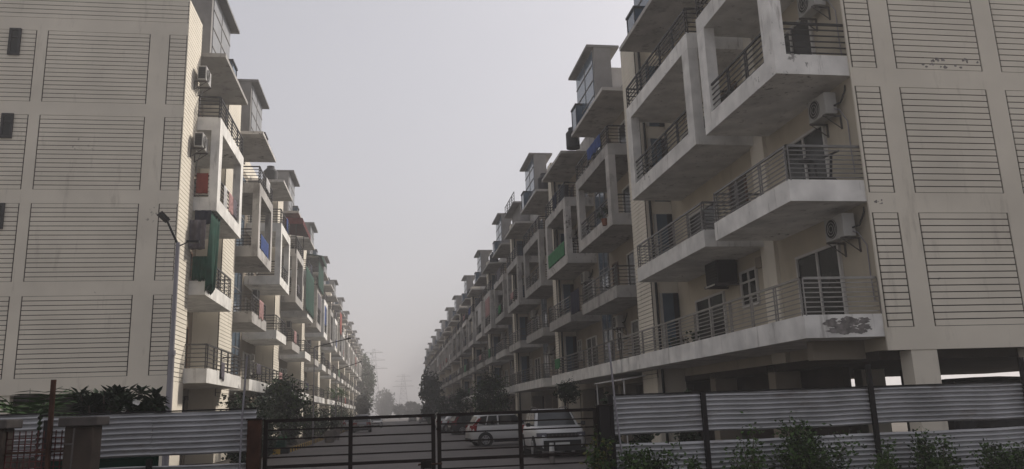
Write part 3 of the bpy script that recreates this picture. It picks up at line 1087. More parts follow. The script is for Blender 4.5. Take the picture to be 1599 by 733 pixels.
# water tanks on roofs
for side, k, yo in ((0, 1, 1.8), (0, 2, 11.0), (0, 4, 2.0), (1, 0, 9.5), (1, 2, 9.0), (1, 4, 10.0)):
    x = XR - 0.9 if side == 0 else XL + 1.0
    y = (Y_R2 + P_R * k if side == 0 else Y_L2 + P_L * k) + yo
    b = MB()
    b.tube((x, y, 14.94), (x, y, 15.8), 0.42, 'tank_black', 16)
    b.tube((x, y, 15.8), (x, y, 16.05), 0.42, 'tank_black', 16, 0.2)
    b.tube((x, y, 16.05), (x, y, 16.13), 0.22, 'tank_black', 16)
    tag(b.build('water_tank'), 'black water tank on the canopy roof of the %s block, %s row' % (BN[k], ('right', 'left')[side]), 'water tank', 'black water tanks on the roofs')
# more tanks
for (x, y, lab) in [(9.55, 36.5 + 2.3, 'black water tank standing on the canopy of the second right block')]:
    b = MB()
    b.tube((x, y, 14.94), (x, y, 15.75), 0.36, 'tank_black', 16)
    b.tube((x, y, 15.75), (x, y, 15.95), 0.36, 'tank_black', 16, 0.2)
    b.tube((x, y, 15.95), (x, y, 16.05), 0.22, 'tank_black', 16)
    tag(b.build('water_tank'), lab, 'water tank')

# ------------------------------------------------------------------ fence, gate and poles at the front
FY = 12.5


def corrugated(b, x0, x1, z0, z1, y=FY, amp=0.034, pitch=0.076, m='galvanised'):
    n = int(round((z1 - z0) / pitch * 10))
    nx = 14
    q1, q2 = x0 * 7.3, z0 * 5.1
    pts, fs = [], []
    for k in range(n + 1):
        z = z0 + (z1 - z0) * k / n
        ph = ((z - z0) / pitch) % 1.0
        w_ = 0.5 - 0.5 * math.cos(math.pi * ph / 0.34) if ph < 0.34 else 0.5 + 0.5 * math.cos(math.pi * (ph - 0.34) / 0.66)
        yy = y + amp - 2 * amp * w_
        for t_ in (0, 0.003):
            for e in range(nx + 1):
                xx = x0 + (x1 - x0) * e / nx
                dent = 0.010 * math.sin(xx * 2.9 + q1) * math.sin(z * 6 + q2) + 0.006 * math.sin(xx * 7.1 + z * 9 + q1)
                sag = 0.006 * math.sin(xx * 1.7 + q2) + 0.003 * math.sin(xx * 5.3 + q1)
                pts.append((xx, yy + t_ + dent, z + sag))
    w2 = 2 * (nx + 1)
    for k in range(n):
        for e in range(nx):
            a_ = k * w2 + e
            fs.append((a_, a_ + 1, a_ + w2 + 1, a_ + w2))
            a_ += nx + 1
            fs.append((a_, a_ + w2, a_ + w2 + 1, a_ + 1))
    b.raw(pts, fs, m, True)


def tilt_fence(name, label, x0, x1, posts, top, y=FY, tall=()):
    t = thing(name, label, 'fence', (0, 0, 0), 0)
    xs = sorted(posts)
    cuts = [x0] + [p for p in xs if x0 < p < x1] + [x1]
    rg = random.Random(int(abs(x0) * 10))
    for a_, c_ in zip(cuts[:-1], cuts[1:]):
        dz = rg.uniform(-0.012, 0.012)
        for z0, z1 in ((top - 0.61, top), (0.28, top - 0.75)):
            b = MB()
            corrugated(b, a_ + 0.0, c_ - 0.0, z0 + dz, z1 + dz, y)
            b.build('sheet', t, recalc=False)
    b = MB()
    for zz in (top - 0.05, top - 0.56, top - 0.83, 0.4):
        b.box(x0, x1, y + 0.045, y + 0.075, zz - 0.02, zz + 0.02, 'black_steel')
    b.box(x0, x1, y - 0.03, y + 0.03, top + 0.001, top + 0.022, 'black_steel')
    b.build('rail', t)
    for p in xs:
        b = MB()
        h = top + 0.02
        for q, hh in tall:
            if abs(q - p) < 0.01:
                h = hh
        b.box(p - 0.038, p + 0.038, y - 0.085, y - 0.022, -0.02, h, 'black_steel')
        b.build('post', t)
    return t


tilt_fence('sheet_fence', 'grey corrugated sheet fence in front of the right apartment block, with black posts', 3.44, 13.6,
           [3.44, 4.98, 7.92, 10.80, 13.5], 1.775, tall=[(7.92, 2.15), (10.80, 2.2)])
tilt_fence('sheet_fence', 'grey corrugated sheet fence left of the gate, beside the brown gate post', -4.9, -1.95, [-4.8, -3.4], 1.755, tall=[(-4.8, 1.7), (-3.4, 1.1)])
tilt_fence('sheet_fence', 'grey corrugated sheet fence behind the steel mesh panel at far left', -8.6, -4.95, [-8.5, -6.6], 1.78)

# gate
GATEG = None


def gate_leaf(name, label, x0, x1, mid):
    t = thing(name, label, 'gate', (0, FY + 0.02, 0))
    for xx in (x0, mid, x1):
        b = MB()
        w = 0.03
        b.box(xx - w, xx + w, -0.025, 0.025, 0.10, 1.6, 'gate_steel')
        b.build('stile', t)
    b = MB()
    zs = [1.575, 1.44, 1.31, 1.18, 1.05, 0.915, 0.78, 0.65, 0.52, 0.39, 0.26, 0.13]
    rg = random.Random(3)
    for i, z in enumerate(zs):
        h = 0.024 if i in (0, 5, 11) else 0.011
        for a_, c_ in ((x0, mid), (mid, x1)):
            b.box(a_ + 0.03, c_ - 0.03, -0.014, 0.014, z - h, z + h, 'gate_steel')
    b.build('bars', t)
    return t


GL = gate_leaf('gate_leaf', 'left leaf of the dark brown barred steel gate across the street', -1.81, 0.655, -0.58)
GR = gate_leaf('gate_leaf', 'right leaf of the dark brown barred steel gate, by the climbing plant', 0.745, 3.2, 2.0)
b = MB()
b.box(0.46, 0.62, -0.07, -0.035, 0.80, 0.91, 'gate_steel')
b.tube((0.42, -0.05, 0.86), (0.78, -0.05, 0.86), 0.014, 'rusty_steel', 8)
b.tube((0.50, -0.05, 0.74), (0.50, -0.05, 0.92), 0.012, 'rusty_steel', 8)
b.build('latch', GL)

b = MB()
b.box(-2.06, -1.87, FY - 0.1, FY + 0.09, -0.02, 1.60, 'rusty_steel')
b.box(-2.08, -1.85, FY - 0.12, FY + 0.11, 1.60, 1.625, 'gate_steel')
tag(b.build('gate_post', bevel=0.008), 'thick rust-brown steel gate post at the end of the left sheet fence', 'gate post')
b = MB()
b.box(3.24, 3.42, FY - 0.1, FY + 0.09, -0.02, 1.62, 'black_steel')
b.box(3.22, 3.44, FY - 0.12, FY + 0.11, 1.62, 1.645, 'gate_steel')
tag(b.build('gate_post', bevel=0.008), 'dark steel gate post wrapped by the climbing plant', 'gate post')

# slender poles
b = MB()
b.path([(-2.14, 12.3, 0), (-2.12, 12.3, 1.6), (-2.08, 12.3, 2.52)], 0.016, 'pole_grey')
tag(b.build('pole'), 'thin grey pole standing beside the rust-brown gate post', 'pole')
b = MB()
b.path([(3.60, 12.3, 0), (3.48, 12.3, 1.6), (3.43, 12.3, 2.6)], 0.016, 'pole_grey')
tag(b.build('pole'), 'thin pale pole leaning at the end of the right sheet fence', 'pole')
b = MB()
b.path([(-4.27, 11.25, 0), (-4.30, 11.25, 1.4), (-4.31, 11.25, 2.2)], 0.035, 'rusty_steel', 8)
tag(b.build('pole'), 'dark rusty post rising above the steel mesh panel', 'pole')

# masonry pillars with caps, mesh panel between them
for px, lab in ((-3.93, 'dark masonry pillar with stone cap in front of the left sheet fence'), (-5.0, 'dark masonry pillar with stone cap cut by the picture edge')):
    t = thing('pillar', lab, 'pillar', (px, 11.35, 0), 0)
    b = MB()
    b.box(-0.17, 0.17, -0.17, 0.17, -0.02, 1.60, 'pillar_brown')
    b.build('shaft', t, bevel=0.01)
    b = MB()
    b.box(-0.235, 0.235, -0.235, 0.235, 1.60, 1.715, 'cap_stone')
    b.build('cap', t, bevel=0.012)
t = thing('mesh_panel', 'rusty steel mesh panel between the two capped pillars', 'mesh panel', (0, 11.3, 0))
b = MB()
for i in range(9):
    z = 0.1 + 1.42 * i / 8
x = -4.82
while x < -4.14:
    b.box(x - 0.006, x + 0.006, -0.006, 0.006, 0.06, 1.56, 'mesh_red')
    x += 0.072
z = 0.1
while z < 1.54:
    b.box(-4.83, -4.13, -0.012, -0.006, z - 0.006, z + 0.006, 'mesh_red')
    z += 0.072
b.build('mesh', t)
b = MB()
b.box(-4.86, -4.83, -0.02, 0.02, 0.0, 1.6, 'rusty_steel')
b.box(-4.13, -4.10, -0.02, 0.02, 0.0, 1.6, 'rusty_steel')
b.box(-4.83, -4.13, -0.016, 0.016, 1.28, 1.31, 'rusty_steel')
b.build('frame', t)
b = MB()
b.path([(-3.97, 11.08, 0.2), (-3.96, 11.08, 1.1), (-3.95, 11.08, 1.58)], 0.012, 'cap_stone')
b.path([(-4.05, 11.08, 1.38), (-3.95, 11.08, 1.38)], 0.012, 'cap_stone')
tag(b.build('pipe'), 'thin bent pipe on the face of the capped pillar', 'pipe')
cloth('tarpaulin', 'green tarpaulin slung low behind the left sheet fence', 'tarpaulin', (-4.9, 12.75, 1.17), (-3.35, 12.75, 1.17), 0.8, 'green_cloth', 3, 0.03, (0, -1), seed=21)


# ------------------------------------------------------------------ street lamps
def lamp(x, y, h, arm, label, r=0.07, thin=False, side=False):
    t = thing('street_lamp', label, 'street lamp', (x, y, 0), 0, 'street lamps along the left verge')
    b = MB()
    b.tube((0, 0, -0.02), (0, 0, h * 0.55), r, 'pole_grey', 10, r * 0.85)
    b.tube((0, 0, h * 0.55), (0, 0, h), r * 0.7, 'pole_grey', 10, r * 0.6)
    b.tube((0, 0, h * 0.54), (0, 0, h * 0.56), r * 1.1, 'pole_grey', 10)
    b.tube((0, 0, -0.02), (0, 0, 0.03), r * 2, 'pole_grey', 10)
    b.build('pole', t)
    b = MB()
    b.tube((0, 0, h - 0.05), arm, 0.03, 'lamp_black', 8)
    b.build('arm', t)
    b = MB()
    a_ = Vector(arm)
    d = (a_ - Vector((0, 0, h))).normalized()
    sx = 1 if d.x > 0 else -1
    L = 0.27
    b.prism([(0, -0.09), (L, -0.11), (L, 0.11), (0, 0.09)], 'z', -0.03, 0.05, 'lamp_black')
    hd = b.build('lamp_head', t)
    hd.location = a_
    hd.rotation_euler = (0, -d.z * 0.8, math.atan2(d.y, d.x))
    if side:
        b = MB()
        b.tube((0, 0, h - 0.1), (0.25, 0, h + 0.02), 0.014, 'lamp_black', 6)
        b.prism([(0.2, -0.06), (0.48, -0.06), (0.48, 0.06), (0.2, 0.06)], 'z', h - 0.01, h + 0.04, 'lamp_black')
        b.build('small_lamp', t)
    return t


lamp(-4.93, 19.3, 5.75, (-0.22, -0.15, 6.22), 'grey street lamp with dark tilted head in front of the left end wall', 0.078, side=True)
lamp(-4.52, 50, 5.85, (1.9, 0, 6.25), 'street lamp with long arm over the road beside the small dark verge tree', 0.05)
lamp(-4.56, 71, 5.6, (1.9, 0, 6.15), 'street lamp, second of the long-armed lamps along the left verge', 0.05)
lamp(-4.57, 107, 6.5, (1.6, 0, 6.9), 'street lamp, hazier third of the long-armed lamps along the left verge', 0.05)


# ------------------------------------------------------------------ plants
def tree(name, label, cat, x, y, crown_c, crown_r, n, size, m, trunk_r=0.07, seed=1, trunk_h=None, limbs=5, m2=None, group=None, paint=False, clumps=None, z0=0.0):
    rg = random.Random(seed)
    t = thing(name, label, cat, (x, y, z0), 0, group)
    b = MB()
    cz = crown_c[2]
    base = trunk_h or (cz - crown_r[2] * 0.6)
    lean = rg.uniform(-0.05, 0.05)
    mid = (lean, lean * 0.5, base * 0.5)
    tip = (lean * 2 + crown_c[0] * 0.5, lean, base)
    b.path([(0, 0, -0.05), mid, tip], [trunk_r, trunk_r * 0.8, trunk_r * 0.65], 'trunk_paint' if paint else 'bark', 8)
    for k in range(limbs):
        a_ = 2 * math.pi * k / limbs + rg.uniform(-0.4, 0.4)
        e = (crown_c[0] + crown_r[0] * 0.6 * math.cos(a_), crown_c[1] + crown_r[1] * 0.6 * math.sin(a_), cz + crown_r[2] * rg.uniform(-0.1, 0.65))
        mp = ((tip[0] + e[0]) / 2 + rg.uniform(-.1, .1) * crown_r[0], (tip[1] + e[1]) / 2, (tip[2] + e[2]) / 2 + 0.05 * crown_r[2])
        b.path([tip, mp, e], [trunk_r * 0.55, trunk_r * 0.35, trunk_r * 0.15], 'bark', 6)
    b.build('trunk', t)
    b = MB()
    if m2:
        leaves(b, rg, crown_c, crown_r, int(n * 0.7), size, m, clumps)
        leaves(b, rg, crown_c, crown_r, int(n * 0.3), size, m2, clumps)
    else:
        leaves(b, rg, crown_c, crown_r, n, size, m, clumps)
    b.build('crown', t, recalc=False)
    return t


def bush(name, label, x, y, w, h, n, size, m, seed, m2=None, stems=6, z0=0.0, cat='bush', group=None, depth=None, top_only=False):
    rg = random.Random(seed)
    t = thing(name, label, cat, (x, y, z0), 0, group)
    b = MB()
    tips = []
    for k in range(stems):
        a_ = rg.uniform(0, 6.28)
        rr = rg.uniform(0.2, 0.95)
        e = (w / 2 * rr * math.cos(a_), (depth or w) / 2 * rr * math.sin(a_), h * rg.uniform(0.55, 1.0) * (1 - 0.35 * rr))
        b.path([(e[0] * 0.1, e[1] * 0.1, -0.03), (e[0] * 0.45, e[1] * 0.45, e[2] * 0.5), e], [0.014, 0.01, 0.004], 'bark', 5)
        tips.append(e)
    b.build('stem', t)
    b = MB()
    for i in range(n):
        e = tips[rg.randrange(stems)]
        f = rg.uniform(0.12, 1.04)
        q = Vector((e[0] * f, e[1] * f, e[2] * f)) + Vector((rg.gauss(0, 1) * w * 0.085, rg.gauss(0, 1) * w * 0.085, rg.gauss(0, 1) * h * 0.06))
        if q.z < 0.02:
            continue
        d = Vector((rg.gauss(0, 1), rg.gauss(0, 1), rg.gauss(0.25, 0.7))).normalized()
        ww = d.cross(Vector((rg.gauss(0, 1), rg.gauss(0, 1), rg.gauss(0, 1)))).normalized()
        L = size * rg.uniform(0.6, 1.4)
        b.face([q, q + d * L * 0.5 + ww * L * 0.28, q + d * L, q + d * L * 0.5 - ww * L * 0.28], m2 if m2 and rg.random() < 0.3 else m)
    b.build('foliage', t, recalc=False)
    return t


def frond_plant(name, label, x, y, z, n, L, m, seed, trunk_h=0.0, trunk_r=0.08, droop=0.9, leaf=0.16, cat='palm', up=1.0, elmin=0.15, group=None):
    rg = random.Random(seed)
    t = thing(name, label, cat, (x, y, 0), 0, group)
    b = MB()
    b.tube((0, 0, -0.05), (0, 0, z), trunk_r, 'bark', 8, trunk_r * 0.7)
    b.build('trunk', t)
    b = MB()
    for k in range(n):
        a_ = 2 * math.pi * k / n + rg.uniform(-0.3, 0.3)
        el = rg.uniform(elmin, 1.3) * up
        l = L * rg.uniform(0.75, 1.1)
        p = Vector((0, 0, z))
        dirv = Vector((math.cos(a_) * math.cos(el), math.sin(a_) * math.cos(el), math.sin(el)))
        seg = 9
        prev = p
        for j in range(seg):
            dirv = (dirv + Vector((0, 0, -droop * 0.14))).normalized()
            nx = prev + dirv * l / seg
            b.tube(prev, nx, 0.012 * (1 - j / seg) + 0.003, m, 4)
            side = dirv.cross(Vector((0, 0, 1))).normalized()
            for q in range(1):
                pp = prev.lerp(nx, q / 2)
                ll = leaf * (0.6 + 0.8 * math.sin(math.pi * (j + q / 2 + 0.6) / (seg + 1.2)))
                for sg in (-1, 1):
                    e = pp + (side * sg + dirv * 0.55 + Vector((0, 0, -0.25))).normalized() * ll
                    wv = dirv * ll * 0.075
                    b.face([pp - wv, pp.lerp(e, 0.5) - wv * 1.2, e, pp.lerp(e, 0.5) + wv * 1.2, pp + wv], m)
            prev = nx
    b.build('fronds', t, recalc=False)
    return t


frond_plant('fern_palm', 'green feathery palm behind the mesh panel, under the left end wall', -6.5, 16.0, 1.45, 20, 1.25, 'leaf_bright', 3, droop=1.15, leaf=0.27, elmin=0.65)


def rosette_shrub(name, label, x, y, heads, m, seed, L=0.27, cat='shrub', flowers=()):
    """Frangipani-like shrub: forked stems each ending in a whorl of long leaves."""
    rg = random.Random(seed)
    t = thing(name, label, cat, (x, y, 0), 0)
    b = MB()
    for hx, hy, hz in heads:
        b.path([(0, 0, -0.03), (hx * 0.5, hy * 0.5, hz * 0.6), (hx, hy, hz)], [0.035, 0.025, 0.016], 'bark', 6)
    b.build('stem', t)
    b = MB()
    for hx, hy, hz in heads:
        for k in range(20):
            a_ = rg.uniform(0, 6.28)
            el = rg.uniform(-0.35, 1.1)
            d = Vector((math.cos(a_) * math.cos(el), math.sin(a_) * math.cos(el), math.sin(el)))
            w = d.cross(Vector((0, 0, 1))).normalized()
            l = L * rg.uniform(0.7, 1.25)
            p = Vector((hx, hy, hz - rg.uniform(0, 0.10)))
            e = p + d * l + Vector((0, 0, -0.05))
            mid = p + d * l * 0.55
            b.face([p, mid + w * l * 0.17, e, mid - w * l * 0.17], m)
    b.build('foliage', t, recalc=False)
    for fx, fy, fz in flowers:
        b = MB()
        for k in range(5):
            a_ = 2 * math.pi * k / 5
            c = Vector((fx, fy, fz))
            d = Vector((math.cos(a_), -0.4, math.sin(a_))) * 0.05
            w = Vector((-math.sin(a_), 0, math.cos(a_))) * 0.025
            b.face([c, c + d * 0.7 + w, c + d, c + d * 0.7 - w], 'flower_white')
        b.build('flower', t, recalc=False)


rg = random.Random(12)
heads = [(rg.uniform(-0.48, 0.52), rg.uniform(-0.35, 0.35), 2.28 - abs(rg.gauss(0, 0.33))) for _ in range(48)]
heads += [(0.0, -0.3, 1.7), (0.2, -0.3, 1.75), (-0.25, -0.3, 1.8)]
rosette_shrub('leafy_shrub', 'large dark long-leaved shrub behind the left sheet fence, under the boarded end wall', -5.48, 17.0, heads, 'leaf_dark', 5)
rg = random.Random(13)
heads = [(rg.uniform(-0.42, 0.36), rg.uniform(-0.3, 0.3), rg.uniform(1.6, 2.12)) for _ in range(28)]
rosette_shrub('leafy_shrub', 'dark long-leaved shrub with one white flower left of the grey street lamp', -4.60, 16.0, heads, 'leaf_dark', 6, flowers=[(0.02, -0.34, 2.0), (0.06, -0.34, 1.98), (-0.18, -0.3, 1.86)])

VG = 'trees along the left verge'
tree('small_tree', 'dark round tree on the striped-kerb verge beside the near left balconies', 'tree', -5.35, 42, (0.05, 0, 2.55), (1.15, 1.1, 0.95), 4600, 0.16, 'leaf_dark', 0.07, 1, m2='leaf_mid', paint=True, clumps=60)
bush('hedge_bush', 'dark low bush under the first balconies of the near left block', -5.3, 30.5, 2.0, 3.3, 2600, 0.15, 'leaf_dark', 2, stems=16)
bush('hedge_bush', 'dark bush behind the gate post, left of the small verge tree', -5.15, 36.0, 1.5, 3.0, 1600, 0.14, 'leaf_dark', 3, stems=12)
for i, (x, y, h, w, lab) in enumerate([
        (-5.7, 49, 2.4, 2.0, 'dark shrub on the left verge just past the small round tree'),
        (-5.5, 58, 3.0, 2.1, 'dark shrub on the left verge between the first two long-armed lamps'),
        (-5.6, 68, 2.6, 2.2, 'dark shrub on the left verge before the second long-armed lamp'),
        (-5.3, 84, 3.2, 2.4, 'dark shrub on the left verge beyond the second long-armed lamp'),
        (-5.4, 98, 3.5, 2.6, 'hazy shrub on the left verge before the third long-armed lamp')]):
    bush('verge_shrub', lab, x, y, w, h, 1500, 0.17, 'leaf_dark', 30 + i, m2='leaf_mid', stems=12, cat='shrub', z0=0.1)
frond_plant('young_palm', 'slender young palm on the left verge, first of a pair', -4.9, 76, 3.6, 11, 1.3, 'leaf_mid', 7, trunk_r=0.06, leaf=0.3)
frond_plant('young_palm', 'slender young palm on the left verge, second of a pair', -4.7, 82, 3.9, 11, 1.3, 'leaf_mid', 8, trunk_r=0.06, leaf=0.3)
tree('big_tree', 'tall hazy tree at the far end of the left row', 'tree', -5.7, 180, (0.2, 0, 8.0), (2.0, 2.4, 6.2), 4200, 0.5, 'leaf_mid', 0.22, 4, limbs=8, clumps=50)
tree('big_tree', 'hazy tree beside the road before the tall one, left side', 'tree', -4.9, 150, (0.2, 0, 3.6), (1.5, 1.6, 2.0), 2000, 0.35, 'leaf_dark', 0.14, 14, limbs=6, clumps=30)
tree('big_tree', 'palm-like dark tree in haze near the far end of the right row', 'tree', 5.9, 122, (0.1, 0, 4.3), (1.6, 1.7, 3.2), 3200, 0.42, 'leaf_dark', 0.17, 5, limbs=7, clumps=38)
tree('big_tree', 'low dark tree right of the palm-like tree on the right roadside', 'tree', 6.9, 100, (0.1, 0, 2.1), (1.4, 1.4, 1.5), 1700, 0.3, 'leaf_dark', 0.11, 15, limbs=5, clumps=26)
tree('pointed_tree', 'pale pointed tree faded by haze at the end of the road', 'tree', -2.2, 350, (0, 0, 6.4), (3.6, 3.6, 5.6), 2600, 0.9, 'leaf_grey', 0.35, 6, limbs=8, clumps=50)
leanto = random.Random(9)
for i, (x, y, w, h, lab) in enumerate([
        (3.6, 300, 2.6, 2.4, 'first of the low hazy trees across the end of the road'),
        (7.2, 300, 2.6, 2.9, 'second low hazy tree across the end of the road'),
        (10.6, 290, 2.4, 2.2, 'third low hazy tree, beside the last right block')]):
    tree('distant_tree', lab, 'tree', x, y, (0, 0, h + 1.0), (w, w, h * 0.75), 1200, 0.7, 'leaf_grey', 0.18, 40 + i, limbs=5, clumps=24)
tree('roadside_tree', 'dark bushy tree on the right roadside behind the white hatchback', 'tree', 7.0, 57, (0, 0, 2.55), (1.25, 1.2, 1.6), 4200, 0.17, 'leaf_dark', 0.08, 7, m2='leaf_mid', clumps=50)
tree('roadside_tree', 'small dark tree past the bushy one on the right roadside', 'tree', 6.7, 75, (0, 0, 2.6), (0.75, 0.75, 1.25), 1500, 0.17, 'leaf_dark', 0.06, 8, clumps=26)
tree('clipped_tree', 'small clipped round tree with bare stem under the right balconies', 'tree', 7.53, 34, (0, 0, 2.3), (0.52, 0.52, 0.42), 2600, 0.085, 'leaf_dark', 0.035, 9, clumps=60, trunk_h=1.95, limbs=5)
for i, (x, y, h, w) in enumerate([(5.6, 20.5, 2.15, 0.7), (6.6, 20.7, 2.0, 0.8), (7.6, 20.2, 2.05, 0.7)]):
    bush('leafy_shrub', ['tall dark shrub behind the end of the right sheet fence', 'middle dark shrub under the long first-floor balcony, behind the fence', 'dark shrub under the long balcony, right of two others'][i],
         x, y, w, h, 800, 0.15, 'leaf_dark', 50 + i, stems=10, cat='shrub')

FG = 'weedy bushes along the right sheet fence'
for i, (x, w, h, n, m2, lab) in enumerate([
        (3.78, 0.80, 1.34, 1500, 'leaf_dark', 'bushy green weed at the gate end of the right sheet fence'),
        (4.62, 0.35, 0.98, 260, None, 'thin sprig of weed against the sheet fence beside its first black post'),
        (5.37, 0.62, 1.28, 520, None, 'loose spindly weed before the sheet fence, past its first black post'),
        (6.45, 1.05, 1.40, 2000, 'leaf_dark', 'tallest bushy weed in front of the middle of the right sheet fence'),
        (7.62, 0.55, 0.95, 700, None, 'short weed at the foot of the tall black fence post'),
        (8.60, 0.75, 1.15, 1100, 'leaf_dark', 'dark weed just past the tall black fence post'),
        (9.75, 0.95, 0.95, 1100, 'leaf_dark', 'low dark weed near the far end of the right sheet fence')]):
    bush('weed_bush', lab, x, 11.85 + 0.1 * (i % 2), w * 1.3, h * 1.04, int(n * 2.4), 0.066, 'leaf_mid', 60 + i, m2=m2, stems=9 if n > 400 else 4, group=FG, depth=0.5)
bush('climbing_plant', 'yellow-green climbing plant on the gate and its dark right post', 3.12, 12.2, 0.42, 1.5, 1500, 0.075, 'leaf_mid', 71, m2='leaf_yellow', stems=12, cat='plant', depth=0.3)
bush('dry_weed', 'reddish dry weed at the foot of the mesh panel', -4.38, 11.1, 0.35, 1.05, 160, 0.06, 'leaf_yellow', 72, stems=7, cat='weed')


# ------------------------------------------------------------------ pylons
def pylon(x, y, h, label, w=5.0):
    t = thing('pylon', label, 'pylon', (x, y, 0), 0, 'power pylons beyond the road')
    b = MB()
    def wd(z):
        return w * (1 - z / h) * 0.5 + 0.45
    lev = [h * k / 9 for k in range(10)]
    for sx in (-1, 1):
        for sy in (-1, 1):
            b.path([(sx * wd(z), sy * wd(z), z) for z in lev], 0.075, 'pylon_steel', 4)
    for k in range(9):
        a_, c_ = lev[k], lev[k + 1]
        for sy in (-1, 1):
            b.tube((-wd(a_), sy * wd(a_), a_), (wd(c_), sy * wd(c_), c_), 0.035, 'pylon_steel', 4)
            b.tube((wd(a_), sy * wd(a_), a_), (-wd(c_), sy * wd(c_), c_), 0.035, 'pylon_steel', 4)
            b.tube((-wd(c_), sy * wd(c_), c_), (wd(c_), sy * wd(c_), c_), 0.035, 'pylon_steel', 4)
    b.build('lattice', t)
    for zz, L in ((h * 0.72, 5.5), (h * 0.84, 4.5), (h * 0.95, 3.6)):
        b = MB()
        b.tube((-L, 0, zz), (L, 0, zz), 0.13, 'pylon_steel', 4)
        b.tube((-L, 0, zz), (0, 0, zz + 1.2), 0.035, 'pylon_steel', 4)
        b.tube((L, 0, zz), (0, 0, zz + 1.2), 0.035, 'pylon_steel', 4)
        b.build('crossarm', t)


pylon(-6.3, 330, 28, 'faint taller power pylon in the haze beyond the left row')
pylon(7.0, 420, 22, 'faint smaller power pylon in the haze over the middle of the road')


# ------------------------------------------------------------------ cars
def loft(b, secs, m, smooth=True, cap=True):
    n = len(secs[0])
    pts = [p for sct in secs for p in sct]
    fs = []
    for i in range(len(secs) - 1):
        for j in range(n - 1):
            a_ = i * n + j
            fs.append((a_, a_ + 1, a_ + n + 1, a_ + n))
        fs.append((i * n, (i + 1) * n, (i + 1) * n + n - 1, i * n + n - 1))
    if cap:
        fs.append(tuple(range(n)))
        k = (len(secs) - 1) * n
        fs.append(tuple(range(k + n - 1, k - 1, -1)))
    b.raw(pts, fs, m, smooth)


def interp(tab, x):
    for (x0, v0), (x1, v1) in zip(tab[:-1], tab[1:]):
        if x <= x1:
            f = (x - x0) / (x1 - x0)
            return v0 + (v1 - v0) * max(0, f)
    return tab[-1][1]


